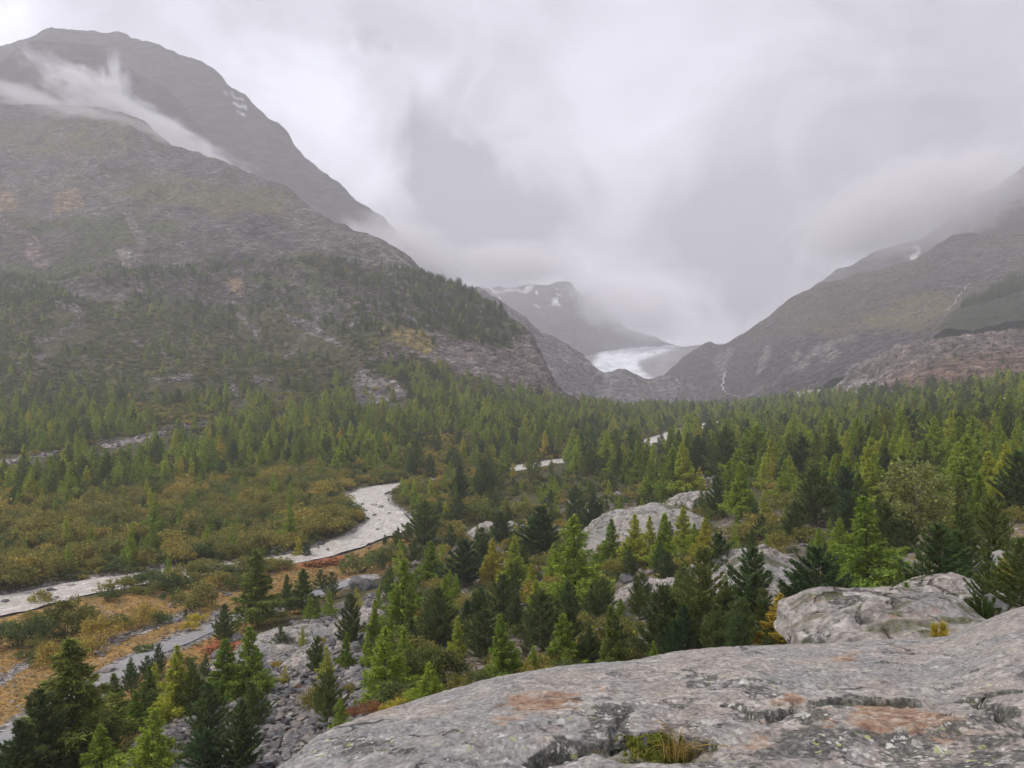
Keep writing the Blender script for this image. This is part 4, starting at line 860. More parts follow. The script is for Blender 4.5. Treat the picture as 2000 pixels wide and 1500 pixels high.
# ---- where everything grows: (kind, look, x, y, height, width factor, hand-placed)
PL = []
def put(kind, look, px, base, top, wf=1.0, label=None, dmin=0):
    wf = wf * (1.22 if kind == 'larch' else 1.15 if kind == 'pine' else 1.0)
    h = V.hit(px, base, dmin); H = (base - top) * h.y / F
    PL.append(dict(kind=kind, look=look, x=h.x, y=h.y, z=h.z, H=H, w=wf, hand=True, px=px, label=label))
L_, P_, B_ = 'larch', 'pine', 'shrub'
for a in [
 # hillside below the path
 (L_,'larchd',142,1492,1240,1.45,'biggest larch at the lower left, broad crown over the gravel path'),(P_,'pined',76,1520,1344,1.25,'dark dense stone pine against the big broad larch'),(P_,'pined',40,1535,1404,1.3),
 (L_,'larchd',502,1222,1070,1.25,'broad dark green larch standing alone beside the path bend'),(P_,'pine',440,1254,1180,1.1),(P_,'pined',548,1264,1220,1.1,'tiny cone-shaped pine alone on the pale slab'),(P_,'pine',560,1192,1122,.9),
 (L_,'larchd',590,1197,1110,1.3),(P_,'pined',628,1152,1112,1.5),(P_,'pined',648,1170,1116,1.2),(P_,'pined',686,1258,1158,.95,'slender dark stone pine rising from the upper scree'),(L_,'larch',643,1206,1148,.9),(L_,'larchy',697,1190,1146,.9,'small yellow larch left of the boulder pair'),
 (L_,'larch',487,1362,1218,1.0),(L_,'larch',440,1372,1246,1.2),(P_,'pine',614,1314,1242,1.0),(L_,'larch',637,1322,1260,.8),(L_,'larch',674,1306,1234,.8),(P_,'pined',256,1354,1294,1.2),(P_,'pined',289,1330,1280,1.3),
 (P_,'pined',308,1316,1256,1.0),(L_,'larchd',290,1390,1298,1.2),(L_,'larch',344,1400,1258,1.15),(P_,'pine',380,1394,1288,1.0),(L_,'larchd',228,1418,1314,1.3),(L_,'larch',292,1508,1382,1.35,'bright light green larch in the bottom group of trees'),
 (L_,'larch',200,1512,1412,1.3),(P_,'pine',404,1446,1334,1.2),(P_,'pined',466,1512,1364,1.15),(P_,'pined',402,1520,1428,1.5),(P_,'pine',496,1420,1330,1.1),(P_,'pine',644,1412,1306,1.1),(L_,'larch',664,1428,1362,1.1),(L_,'larch',264,1428,1346,1.1),
 (L_,'larchy',556,1334,1298,.9),(L_,'larch',736,1204,1140,.5),(P_,'pined',363,1210,1190,1.0),(L_,'larch',606,1212,1160,1.0),(L_,'larchd',620,1206,1170,1.0),(L_,'larch',120,1470,1380,1.2),(L_,'larchd',166,1500,1400,1.2),
 # by the water
 (L_,'larchy',585,1088,1046,.9),(P_,'pined',600,1090,1058,1.2),(P_,'pined',751,1066,1044,1.0),(P_,'pined',776,1060,1030,1.2),(P_,'pine',796,1058,1020,1.1),(P_,'pined',808,1100,1056,1.1),(L_,'larch',330,1122,1084,.9),
 (P_,'pine',370,1060,1030,1.1),(L_,'larch',444,1060,1010,1.2),(P_,'pined',424,1050,1020,1.2),(P_,'pined',366,1056,1038,1.2),(L_,'larch',300,1055,975,1.0),(L_,'larchy',290,1072,1044,1.0),(L_,'larch',184,1076,1052,1.0),(P_,'pined',28,1000,950,1.2),
 # grove in the middle
 (L_,'larch',784,1245,1090,1.1,'tall light green larch at the upper edge of the scree'),(L_,'larch',752,1364,1222,1.25,'wide drooping larch above the red heath by the slab edge'),(P_,'pine',812,926,854,1.1),(P_,'pine',946,972,896,1.0),(P_,'pined',898,986,908,1.0),
 (P_,'pined',893,1022,966,1.2),(P_,'pine',828,1062,978,1.4),(P_,'pined',978,1068,998,1.3),(P_,'pine',944,1102,1030,1.1),(P_,'pined',906,1144,1052,1.45,'dense egg-shaped dark stone pine in the middle grove'),(L_,'larch',844,1142,1056,1.3),
 (L_,'larchy',962,1138,1050,1.0,'pale yellow larch between the dense pine and a green larch'),(L_,'larch',1002,1142,1046,1.2),(P_,'pined',1060,1094,988,1.4),(L_,'larch',1036,1078,1002,1.1),(P_,'pined',1158,1042,964,1.1,'dark stone pine at the near end of the pinkish whaleback'),
 (P_,'pined',1124,1012,948,1.1),(L_,'larch',1124,1198,1004,1.15,'tallest bright larch left of the whaleback rock'),(L_,'larch',1190,1112,1012,1.1),(P_,'pine',1176,1212,1128,1.1),(P_,'pined',982,1218,1120,1.2),(P_,'pined',948,1292,1188,1.4),(P_,'pined',1060,1270,1154,1.3),
 (P_,'pined',912,1244,1172,1.2),(L_,'larch',986,1330,1196,1.1,'pointed green larch in front of the dark pines by the slab edge'),(L_,'larch',792,1330,1224,1.1),(L_,'larch',840,1380,1292,1.4),(L_,'larch',1100,1306,1196,1.3),(L_,'larch',1106,1312,1268,1.2),(L_,'larch',896,1284,1204,1.0),
 (L_,'larch',1236,1286,1232,1.1),(P_,'pined',1286,1292,1144,1.25,'black-green stone pine with full crown directly behind the slab edge'),(P_,'pine',1256,1196,1120,.9),(L_,'larch',1240,1112,1002,1.0),(L_,'larch',1222,1122,1058,1.1),(L_,'larchd',760,1160,1100,1.0),
 (L_,'larch',870,1200,1120,1.0),(L_,'larch',1040,1180,1100,1.0),(L_,'larch',880,1180,1110,1.0),(P_,'pined',1010,1240,1160,1.1),(P_,'pine',1020,1130,1060,1.0),(L_,'larch',1080,1140,1060,1.0),(L_,'larch',720,1300,1230,.9),
 # pines behind the slab and round the humps
 (L_,'larch',1296,1110,1000,1.0),(L_,'larch',1336,1084,990,1.1),(L_,'larch',1284,1116,1044,.9),(L_,'larch',1356,1090,1020,1.0),(P_,'pine',1224,1118,1070,1.1),(L_,'larch',1268,1080,1006,.9),(L_,'larchy',1316,1132,1080,1.0),(P_,'pine',1290,1122,1058,1.0),
 (P_,'pined',1406,1166,1040,1.2,'blue-green stone pine in front of the cracked hump'),(P_,'pine',1362,1266,1066,1.0,'tall slim stone pine with visible stem left of the open-crowned one'),(P_,'pine',1460,1230,1066,1.25,'open-crowned stone pine in front of the cracked hump'),
 (P_,'pine',1446,1268,1170,1.1),(L_,'larchy',1520,1272,1158,1.4,'yellowish low conifer at the slab edge beside the big dark pine'),(P_,'pined',1604,1262,1070,1.35,'big dark stone pine at the near end of the bedrock shelf'),(L_,'larchd',1556,1200,1110,1.1),(P_,'pine',1250,1210,1120,.8),
 (L_,'larchy',1240,1288,1232,1.1),(P_,'pine',1336,1200,1100,.8),(P_,'pine',1316,1250,1130,.9),(P_,'pined',1486,1058,1006,1.2),(P_,'pined',1552,1058,978,1.1),(P_,'pined',1594,1030,908,1.35,'dark fir-like pine in the middle of the forest above the hump'),
 (P_,'pined',1630,940,862,1.1),(L_,'larch',1704,996,894,1.4),(L_,'larch',1660,984,888,1.4),(P_,'pined',1650,1048,958,1.2),(L_,'larch',1700,1168,966,1.25,'tall full larch beside the birch above the shelf'),(P_,'pine',1732,1084,980,1.2),(L_,'larch',1886,984,846,1.35,'huge broad larch at the forest edge behind the birch'),
 (P_,'pined',1984,1010,880,1.2),(P_,'pine',1950,1112,970,1.1,'pointed stone pine on the ledge near the forest edge'),(P_,'pine',1880,1140,990,1.0),(P_,'pine',1836,1170,1022,1.4,'broad-based stone pine on the bedrock shelf'),(L_,'larchy',1962,1148,1074,1.1),(L_,'larch',1760,1146,1110,1.0),(P_,'pine',1734,1142,1098,1.0),
 (P_,'pine',1998,1190,1050,1.3),(L_,'larch',1312,982,874,1.3,'broad yellow-green larch behind the whaleback rock'),(L_,'larch',1342,980,862,1.2),(L_,'larch',1272,970,894,1.0),(L_,'larchy',1364,970,910,.9,'small golden larch beside two broad ones behind the whaleback'),(L_,'larch',1476,924,828,1.5),
 (L_,'larch',1448,940,850,1.3),(L_,'larch',1510,930,850,1.2),(L_,'larchy',1560,940,896,1.1),(L_,'larch',1420,1000,900,1.1),(L_,'larch',1448,1010,900,1.2),(L_,'larchy',1374,1090,1010,1.0),(P_,'pine',1400,1010,930,1.0),(L_,'larchd',1764,896,800,1.5),(P_,'pined',1824,910,814,1.4),
 (P_,'pined',1870,900,806,1.3),(P_,'pine',1440,1280,1200,1.0),(P_,'pined',1660,1150,1050,1.1),(P_,'pine',1770,1080,990,1.2),(P_,'pined',1800,1040,960,1.2),(L_,'larch',1930,980,880,1.3),(L_,'larch',1640,1080,1010,1.2),(L_,'larch',1600,1100,1030,1.1),
 (P_,'pined',1330,1285,1180,1.2),(P_,'pine',1400,1275,1180,1.2),(P_,'pined',1200,1290,1200,1.1),(P_,'pine',1150,1300,1220,1.1),(L_,'larch',1040,1330,1260,1.2),(P_,'pine',1490,1240,1150,1.0)]:
    put(*a)
for a in [
 (130,1238,1163,1.1,'shrub'),(78,1180,1150,1.2,'shrub'),(30,1262,1208,1.3,'shrubg'),(76,1262,1196,.8,'shrubg'),(200,1256,1192,.95,'shrubb'),(230,1230,1196,1.2,'shrubg'),(276,1226,1172,.8,'shrubb'),(180,1280,1240,1.1,'shrubb'),(110,1300,1240,.9,'shrubb'),(76,1300,1272,1.3,'shrubg'),
 (380,1192,1128,.95,'shrub'),(336,1172,1144,1.2,'shrubg'),(376,1186,1166,1.6,'shrubg'),(330,1140,1112,1.5,'shrub'),(430,1150,1110,1.3,'shrub'),(456,1150,1116,1.2,'shrubg'),(400,1120,1088,1.6,'shrubb'),(470,1116,1084,1.3,'shrubb'),(260,1140,1118,1.8,'shrub'),(230,1158,1124,1.6,'shrub'),
 (300,1160,1134,1.8,'shrub'),(384,1218,1194,1.5,'shruby'),(372,1232,1212,1.5,'shruby'),(280,1272,1256,1.8,'shrubg'),(706,1118,1066,1.25,'shrubg'),(770,1090,1056,1.4,'shrubg'),(740,1100,1070,1.4,'shrub'),(420,1080,1046,1.5,'shrubg'),(560,1075,1036,1.3,'shrubb'),(520,1060,1020,1.5,'shrub'),
 (848,1336,1244,1.0,'shrub'),(900,1360,1310,1.1,'shrubb'),(1176,1290,1206,.95,'shrub'),(940,1020,968,1.3,'shrub'),(1010,1010,976,1.5,'shrub'),(925,1000,965,1.3,'shrubb'),(880,1060,1010,1.0,'shrubb'),(1046,1330,1270,.9,'shrubb'),(620,1380,1330,1.1,'shrubb'),(1160,1160,1110,.9,'shruby'),
 (1140,1250,1200,1.0,'shrub'),(1500,1040,990,1.4,'shrubb'),(1450,1060,1010,1.4,'shrubb'),(1580,1060,1020,1.3,'shrub'),(1880,1020,950,1.2,'shrubb'),(1540,1010,950,1.0,'shrub'),(780,1370,1320,1.4,'shrubg'),(800,1290,1230,1.1,'shrub'),(830,1240,1180,1.0,'shrubb'),(940,1350,1300,1.1,'shrub'),
 (1420,1240,1200,1.1,'shrub'),(1080,1240,1190,1.0,'shrubg'),(1380,1220,1180,1.0,'shrubb'),(725,1392,1364,1.4,'red'),(770,1390,1362,1.5,'shruby'),(690,1400,1380,1.5,'red'),(440,1268,1256,2.4,'red'),(410,1276,1264,2.0,'red'),(620,1104,1092,3.0,'red'),(650,1100,1088,3.0,'red'),(1180,1110,1072,.8,'shrubb'),(1960,1270,1210,1.2,'shrubg'),
 (860,1172,1130,1.0,'shrub'),(1220,1260,1200,1.0,'shrub'),(1290,1300,1262,1.2,'shrubg')]:
    put(B_, a[4], a[0], a[1], a[2], a[3])
PL.append(dict(kind='birch', look='birch', **dict(zip('xyz', V.hit(1788, 1072))), H=0, w=1.35, hand=True, px=1788, label='pale-barked birch with airy grey-green crown among the conifers')); PL[-1]['H'] = 176 * PL[-1]['y'] / F
HX = np.array([[p['x'], p['y'], max(1.2, p['H'] * .2)] for p in PL])

def scatter(poly, sp, choose, sheet=None, dmin=0, dmax=1e9, thin=None, seed=0, avoid_hand=1.0, jpoly=10, avoid_hump=True):
    """points of a jittered grid over the ground wherever it shows inside this photo outline"""
    sh = sheet or V; rs = np.random.default_rng(seed + 77)
    px = np.array([p[0] for p in poly]); 
    dlo, dhi = max(dmin, sh.d[:, 0].max()), min(dmax, sh.d[:, -1].min()); xs0, xs1 = max(px.min() - 30, sh.xs[0]), min(px.max() + 30, sh.xs[-1])
    X0 = min((xs0 - 1000) / F * dlo, (xs0 - 1000) / F * dhi); X1 = max((xs1 - 1000) / F * dlo, (xs1 - 1000) / F * dhi)
    gx, gy = np.meshgrid(np.arange(X0, X1, sp), np.arange(dlo, dhi, sp)); X = (gx + rs.uniform(-.5, .5, gx.shape) * sp * .95).ravel(); Y = (gy + rs.uniform(-.5, .5, gx.shape) * sp * .95).ravel()
    Y = np.clip(Y, dlo, dhi); pxx = 1000 + F * X / Y; ok = (pxx > xs0) & (pxx < xs1); X, Y, pxx = X[ok], Y[ok], pxx[ok]
    Z = sh.z(X, Y); pyy = HZ - F * Z / Y
    ok = in_poly(pxx + jpoly * fbm(pxx / 22, pyy / 22, 3, 3), pyy + jpoly * fbm(pxx / 22, pyy / 22, 13, 3), poly); X, Y, Z, pxx, pyy = X[ok], Y[ok], Z[ok], pxx[ok], pyy[ok]
    if sh is V:
        D1, I1 = near_line(X, Y, RV, 40); D2, _ = near_line(X, Y, PT, 12)
        ok = (D1 > RV[I1, 3] / 2 + 2.0) & (D2 > 3.2)
        if avoid_hand: 
            near = Y < 420; q = np.ones(len(X), bool)
            idx = np.where(near)[0]
            if len(idx):
                dd = np.hypot(X[idx, None] - HX[None, :, 0], Y[idx, None] - HX[None, :, 1]) > HX[None, :, 2] * avoid_hand; q[idx] = dd.all(1)
            ok &= q
        if avoid_hump:
            for hx_, hy_, ax, ay in HUMPS: ok &= (((X - hx_) / ax) ** 2 + ((Y - hy_) / ay) ** 2) > .75
        X, Y, Z, pxx, pyy = X[ok], Y[ok], Z[ok], pxx[ok], pyy[ok]
    if thin is not None:
        ok = thin(X, Y, pxx, pyy) > rs.random(len(X)); X, Y, Z, pxx, pyy = X[ok], Y[ok], Z[ok], pxx[ok], pyy[ok]
    return X, Y, Z, pxx, pyy, rs
def grow(poly, sp, mixture, H, seed, wf=(.8, 1.25), short=False, **kw):
    """mixture: list of (weight, kind, look, height factor, width factor)"""
    X, Y, Z, px, py, rs = scatter(poly, sp, None, seed=seed, **kw)
    wts = np.array([m_[0] for m_ in mixture], float); wts /= wts.sum(); k = rs.choice(len(mixture), len(X), p=wts)
    hh = rs.uniform(H[0], H[1], len(X)) * (.42 + .62 * rs.random(len(X)) ** .6); wv = rs.uniform(wf[0], wf[1], len(X))
    if short: hh = hh * (.55 + .45 * sstep(Y, 110, 300))
    for i in range(len(X)):
        _, kind, look, hf, wf_ = mixture[k[i]]
        PL.append(dict(kind=kind, look=look, x=X[i], y=Y[i], z=Z[i], H=hh[i] * hf, w=wv[i] * wf_, hand=False, px=px[i], label=None))
streaks = [[(112,588),(125,600),(160,612),(160,634),(120,650),(76,668)], [(0,905),(60,893),(110,885)], [(176,884),(200,868),(260,862),(330,842)], [(360,838),(395,830)], [(300,745),(372,735)], [(452,752),(462,772),(476,788)], [(500,742),(535,745)], [(470,612),(500,640)], [(560,620),(700,690)], [(690,710),(705,780)], [(700,770),(790,770)], [(700,730),(770,750)]]
clear_view = [[(870,948),(930,946)], [(1005,925),(1100,908)], [(1262,872),(1330,860)], [(1370,838),(1400,832)], [(700,1000),(760,1010),(730,1040)], [(1400,960),(1380,1000)]]
def off_streak(X, Y, px, py, wd=11, lo=.06):
    d = np.min([poly_dist(px, py - o_, s_) for s_ in streaks + clear_view for o_ in (0, 16, 32)], axis=0); return lo + (1 - lo) * sstep(d, wd * .5, wd * 1.3)
patch = lambda a, b, lam, lo=0.0: (lambda X, Y, px, py: (lo + (1 - lo) * sstep(fbm(X / lam + 3, Y / lam, 0, 3), a, b)) * off_streak(X, Y, px, py))
BELT = [(-80,1000),(0,985),(250,960),(640,915),(660,960),(650,985),(735,1012),(740,1035),(690,1056),(600,1080),(330,1112),(0,1165),(-80,1180)]
ISLE = [(740,930),(860,918),(1000,905),(960,960),(880,1000),(800,1020),(795,985),(760,972)]
FOREST = [(-80,830),(0,815),(300,790),(600,760),(760,720),(850,705),(960,745),(1100,783),(1250,800),(1290,850),(1180,880),(1000,905),(860,925),(740,930),(640,918),(250,965),(-80,1000)]
SLOPE = [(-80,540),(0,560),(300,600),(560,630),(700,660),(850,705),(760,722),(600,765),(300,795),(0,820),(-80,835)]
UPPER = [(-80,420),(0,425),(180,400),(420,470),(560,500),(700,520),(820,530),(960,590),(1030,655),(1000,690),(900,660),(860,690),(700,655),(560,625),(300,590),(0,555),(-80,540)]
BROW = [(800,520),(860,526),(960,590),(1030,655),(1012,684),(940,678),(860,648),(800,590),(700,560),(600,520),(560,480)]
RIGHT = [(1290,850),(1250,800),(1400,792),(1560,782),(1700,768),(2080,745),(2080,1030),(1960,1060),(1860,1050),(1720,1040),(1650,1020),(1540,1000),(1480,960),(1400,930),(1260,950),(1140,930),(1060,960),(1000,930),(960,965),(900,1010),(860,1000),(960,930),(1010,905),(1180,885)]
MID = [(740,1110),(800,1030),(900,990),(1000,940),(1150,920),(1260,930),(1420,980),(1600,1020),(1700,1080),(1660,1170),(1620,1280),(1300,1300),(1000,1330),(860,1400),(760,1400),(720,1320)]
grow(BELT, 4.9, [(5,B_,'shrubb',1,1.0),(6,B_,'shrub',1,1.0),(3.5,B_,'shrubg',.75,1.2),(.25,B_,'shruby',.6,1),(1.9,L_,'larch',1.3,1),(.7,P_,'pined',1.0,1)], (3.2, 9.5), 1)
grow(BELT, 3.6, [(4,B_,'shrubg',1,1.5),(3,B_,'shrub',1,1.5),(1,B_,'heath',1,1.5)], (1.4, 2.6), 101)
grow([(620,900),(770,896),(780,945),(700,952),(650,965),(625,930)], 4.2, [(4,B_,'shrubb',1,1.2),(4,B_,'shrub',1,1.2),(2,B_,'shrubg',1,1.2)], (3, 6), 103)
grow(ISLE, 4.4, [(5,B_,'shrubb',1,1.2),(3,B_,'shrub',1,1.2),(2,B_,'shrubg',.8,1.2),(1.2,L_,'larch',1.8,1)], (2.4, 6.0), 2)
grow(FOREST, 7.4, [(8,L_,'larch',1,1.1),(2.6,L_,'larchd',1,1.1),(2,P_,'pine',.9,1.1),(1.4,P_,'pined',.85,1.1),(.35,L_,'larchy',.9,1)], (9, 18), 3, thin=lambda X, Y, px, py: patch(-.45, -.1, 45)(X, Y, px, py) * (1 - .35 * sstep(Y, 560, 800)))
grow(FOREST, 6.0, [(4,B_,'shrub',1,1.3),(3,B_,'shrubb',1,1.2),(3,B_,'shrubg',.9,1.3)], (2.6, 5.2), 4, thin=patch(-.2, .15, 60, .45))
grow([(640,900),(900,850),(1250,830),(1300,850),(1180,890),(1000,908),(860,928),(740,932)], 5.0, [(4,B_,'shrubb',1,1.3),(3,B_,'shrub',1,1.2),(1,P_,'pined',2.4,1)], (2.8, 5), 41)
grow(SLOPE, 6.4, [(6,B_,'heath',1,1.9),(2.0,B_,'shrubg',1,1.5),(2.2,B_,'shrub',1,1.5)], (1.6, 3.6), 5, thin=patch(-.5, -.1, 50, .6))
grow(SLOPE, 13.0, [(3,L_,'larch',1,1.1),(4.5,L_,'larchd',1,1.1),(2.2,P_,'pine',.9,1.1),(2.0,P_,'pined',.85,1.1),(.2,L_,'larchy',.8,1)], (8, 16), 6, thin=patch(-.25, .15, 60, .25))
grow([(-80,440),(0,455),(60,540),(200,600),(-80,600)], 8.0, [(3,P_,'pined',1,1.1),(1,L_,'larchd',1,1)], (8, 13), 61)
TREELINE = [(88,450),(110,400),(170,365),(240,345),(290,385),(350,400),(420,440),(500,510),(560,560),(640,640),(560,660),(420,640),(330,600),(250,590),(170,560),(110,500)]
grow(UPPER, 9.0, [(5,B_,'heath',1,1.9),(2,B_,'shrubg',1,1.6),(1,B_,'shrubb',.8,1.6)], (1.6, 3.6), 7, thin=patch(-.15, .2, 80, .2))
grow(TREELINE, 10.0, [(5,P_,'pined',1,1.15),(2,P_,'pine',1,1.1),(1.5,L_,'larchd',1,1)], (8, 15), 8, thin=patch(-.2, .15, 60, .12))
grow(UPPER, 15.0, [(4,P_,'pined',1,1.15),(2,P_,'pine',1,1.1),(2,L_,'larchd',1,1)], (7, 13), 81, thin=patch(-.1, .2, 70, .12))
grow(BROW, 9.5, [(6,P_,'pined',1,1.15),(1,P_,'pine',1,1.1),(.5,L_,'larchy',.8,1)], (8, 15), 9, thin=patch(-.45, -.15, 50, .35))
grow([(560,480),(700,540),(860,600),(1000,680),(860,650),(700,660),(560,640),(480,560)], 10, [(6,P_,'pined',1,1.1),(2,L_,'larchd',1,1),(4,B_,'heath',.4,2)], (8, 14), 91, thin=patch(-.2, .15, 60, .3))
grow([(100,350),(300,330),(560,440),(760,480),(860,520),(800,540),(560,500),(280,420)], 22.0, [(3,P_,'pined',1,1.2),(2,B_,'heath',.6,2)], (6, 12), 10, thin=patch(-.15, .2, 90, .2))
grow([(-80,200),(100,220),(300,280),(560,380),(760,470),(700,500),(420,460),(180,400),(-80,420)], 17.0, [(3,B_,'heath',1,2),(1,B_,'shrubg',1,2),(.5,P_,'pined',2.2,1)], (1.5, 4), 102, thin=patch(-.1, .3, 110, .15))
grow(RIGHT, 6.9, [(6,L_,'larch',1,1.15),(3,L_,'larchd',1,1.1),(2.0,P_,'pine',.95,1.1),(2.4,P_,'pined',.9,1.15),(.6,L_,'larchy',.8,1)], (11, 21), 11, short=True, thin=lambda X, Y, px, py: patch(-.5, -.15, 45, .1)(X, Y, px, py) * (1 - .5 * sstep(Y, 520, 760)))
grow(RIGHT, 5.2, [(4,B_,'shrub',1,1.2),(3,B_,'shrubb',1,1.2),(3,B_,'shrubg',.9,1.3)], (2.2, 4.4), 12, thin=patch(-.2, .15, 50, .35))
grow(MID, 4.6, [(3,L_,'larch',1,1),(1,L_,'larchd',1,1.1),(2,P_,'pine',1,1.1),(1.6,P_,'pined',1,1.1),(4.5,B_,'shrub',.5,1.2),(3,B_,'shrubb',.5,1.2),(3,B_,'shrubg',.4,1.3)], (3.2, 8.0), 13, avoid_hand=.75, thin=lambda X, Y, px, py: 0.50 + .5 * sstep(fbm(X / 14, Y / 14, 0, 3), -.1, .3))
grow([(-60,1110),(240,1090),(440,1070),(600,1060),(600,1082),(330,1112),(0,1160)], 3.6, [(3,B_,'shrubg',1,1.5),(3,B_,'shrub',1,1.4),(1,B_,'shrubb',1,1.2)], (1.2, 2.6), 14, thin=lambda X, Y, px, py: 0.75 + 0 * X)
grow([(-60,1225),(120,1200),(240,1160),(420,1120),(560,1110),(480,1150),(300,1230),(100,1290),(-60,1290)], 5.0, [(3,B_,'shrubg',1,1.3),(3,B_,'shrub',1,1.3),(2,B_,'shrubb',1,1.2)], (1.4, 3.4), 15, thin=lambda X, Y, px, py: sstep(fbm(X / 9, Y / 9, 4, 3), -.15, .25))
grow([(1560,780),(1650,745),(1830,650),(2080,620),(2080,745),(1700,768)], 20, [(3,P_,'pined',1,1),(1,L_,'larch',1,1),(2,B_,'heath',.4,1.5)], (4.5, 8), 16)
grow([(1480,800),(1560,770),(1700,755),(1720,770),(1560,800)], 11, [(2,P_,'pine',1,1),(2,L_,'larch',1,1),(4,B_,'shrub',.5,1.5)], (4, 8), 17)
grow([(560,1225),(640,1190),(740,1160),(740,1340),(640,1400),(560,1480),(380,1480),(420,1360)], 4.5, [(3,L_,'larch',1,.9),(2,P_,'pine',1,1),(5,B_,'shrubb',.35,1.3),(2,B_,'red',.2,2),(2,B_,'shruby',.2,1.5),(3,B_,'shrubg',.3,1.3)], (1.5, 4.0), 18, thin=lambda X, Y, px, py: .42 + 0 * X)
grow([(200,1340),(380,1290),(460,1330),(420,1520),(180,1520)], 4.5, [(3,L_,'larch',1,1),(2,P_,'pine',1,1),(4,B_,'shrubg',.4,1.3)], (2.5, 6), 19, thin=lambda X, Y, px, py: .35 + 0 * X)
grow([(1650,1250),(1700,1150),(1800,1090),(2060,1080),(2060,1260)], 4.0, [(2,P_,'pine',1,1),(1,L_,'larch',1,1),(4,B_,'shrubg',.5,1.4)], (.8, 2.6), 20, thin=lambda X, Y, px, py: .22 + 0 * X)
grow([(210,1152),(330,1127),(470,1110),(560,1098),(560,1114),(420,1137),(250,1168)], 3.2, [(3,B_,'shrub',1,1.2),(2,B_,'shrubg',1,1.2),(2,B_,'shrubb',1,1.1)], (2.4, 4.6), 104, thin=lambda X, Y, px, py: .7 + 0 * X)
grow([(2080,745),(2650,700),(2650,1080),(2080,1080)], 8.5, [(6,L_,'larch',1,1.15),(4,P_,'pined',.9,1.1)], (9, 17), 105, short=True)
grow([(760,1340),(1000,1310),(1700,1260),(2300,1260),(2300,1330),(1700,1700),(900,1700)], 3.4, [(3,L_,'larch',1,1),(2,P_,'pine',1,1.1),(6,B_,'shrub',.5,1.2),(4,B_,'shrubg',.4,1.3)], (1.5, 4.0), 106, thin=lambda X, Y, px, py: .5 + 0 * X)
# wood high on the right hand mountain
Xr_, Yr_, Zr_, pr_, qr_, rs_ = scatter([(1830,646),(1880,600),(1940,560),(2000,530),(2080,500),(2080,650)], 9.5, None, sheet=RS, seed=30)
for i in range(len(Xr_)): PL.append(dict(kind='pine', look='pined', x=Xr_[i], y=Yr_[i], z=Zr_[i], H=rs_.uniform(9, 16), w=1.2, hand=False, px=pr_[i], label=None))
Xr_, Yr_, Zr_, pr_, qr_, rs_ = scatter([(1600,640),(1700,560),(1900,500),(2080,470),(2080,640),(1640,660)], 15, None, sheet=RS, seed=31)
for i in range(len(Xr_)):
    if rs_.random() < .15 + .6 * float(fbm([Xr_[i] / 90], [Yr_[i] / 90], 0, 3)[0] > .08): PL.append(dict(kind='shrub', look='heath', x=Xr_[i], y=Yr_[i], z=Zr_[i], H=rs_.uniform(1.2, 3.2), w=1.6, hand=False, px=pr_[i], label=None))
print('plants', len(PL))

# ------------------------------------------------------------------ the plants that show largest are things of their own, the rest are masses
for p in PL:
    p['ap'] = p['H'] / p['y'] * F / 2; p['py'] = HZ - F * p['z'] / p['y']
    p['seen'] = -10 < p['px'] < 2010 and p['py'] - p['ap'] * 2 < 1500
    # behind the slab underfoot?
    if p['seen']:
        col = int(np.argmin(np.abs(SLAB.xs - p['px']))); edge_ = (HZ - SLAB.Z[col] / SLAB.Y[col] * F).min()
        if p['py'] - p['ap'] * 2 > edge_ - 6: p['seen'] = False
rr_ = random.Random(5)
LIM = {'larch': 300, 'pine': 300, 'shrub': 270, 'birch': 5}
SOLO, MASS = [], []
for k in LIM:
    q = sorted([p for p in PL if p['kind'] == k and p['seen']], key=lambda p: -(p['ap'] + (1000 if p['hand'] else 0)))
    SOLO += q[:LIM[k]]; MASS += q[LIM[k]:] + [p for p in PL if p['kind'] == k and not p['seen']]
NAMES = {'larch': ('larch_tree', 'tree'), 'pine': ('stone_pine_tree', 'tree'), 'shrub': ('shrub', 'shrub'), 'birch': ('birch_tree', 'tree')}
ZONES = [('below the gravel path', lambda p: p['px'] < 720 and p['py'] > 1290),
         ('on the scree', lambda p: 540 <= p['px'] < 760 and p['py'] > 1130),
         ('beside the gravel path', lambda p: p['px'] < 720 and p['py'] > 1195),
         ('on the near river bank', lambda p: p['px'] < 830 and p['y'] < RV_d(p['px'])),
         ('along the far water edge', lambda p: p['px'] < 800 and p['py'] > 1045),
         ('on the far river bank', lambda p: p['px'] < 800 and p['py'] > 960),
         ('along the slab edge', lambda p: 740 < p['px'] < 1720 and p['py'] > 1235),
         ('in the middle grove', lambda p: 720 < p['px'] < 1180 and p['py'] > 1040),
         ('below the whaleback rock', lambda p: 1180 <= p['px'] < 1480 and p['py'] > 1040),
         ('near the cracked hump', lambda p: 1480 <= p['px'] < 1640 and p['py'] > 1040),
         ('on the bedrock shelf', lambda p: p['px'] >= 1640 and p['py'] > 1090),
         ('above the bedrock shelf', lambda p: p['px'] >= 1640 and p['py'] > 960),
         ('behind the whaleback rock', lambda p: 1080 <= p['px'] < 1640 and p['py'] > 930),
         ('by the upper river bend', lambda p: 800 <= p['px'] < 1080 and p['py'] > 930),
         ('in the far forest', lambda p: p['px'] >= 1200),
         ('on the wooded valley side', lambda p: True)]
def RV_d(px): return float(np.interp(px, [-200, 0, 200, 400, 560, 700, 770, 830], [157, 168, 184, 202, 206, 232, 260, 290]))
ORD = ['first','second','third','fourth','fifth','sixth','seventh','eighth','ninth','tenth','eleventh','twelfth']
LOOK = {'larch': 'light green', 'larchy': 'yellow', 'larchd': 'dull green', 'pine': 'mid green', 'pined': 'dark green', 'shrub': 'olive', 'shrubb': 'brownish', 'shrubg': 'green', 'shruby': 'bright yellow', 'red': 'red', 'heath': 'dark', 'birch': 'pale'}
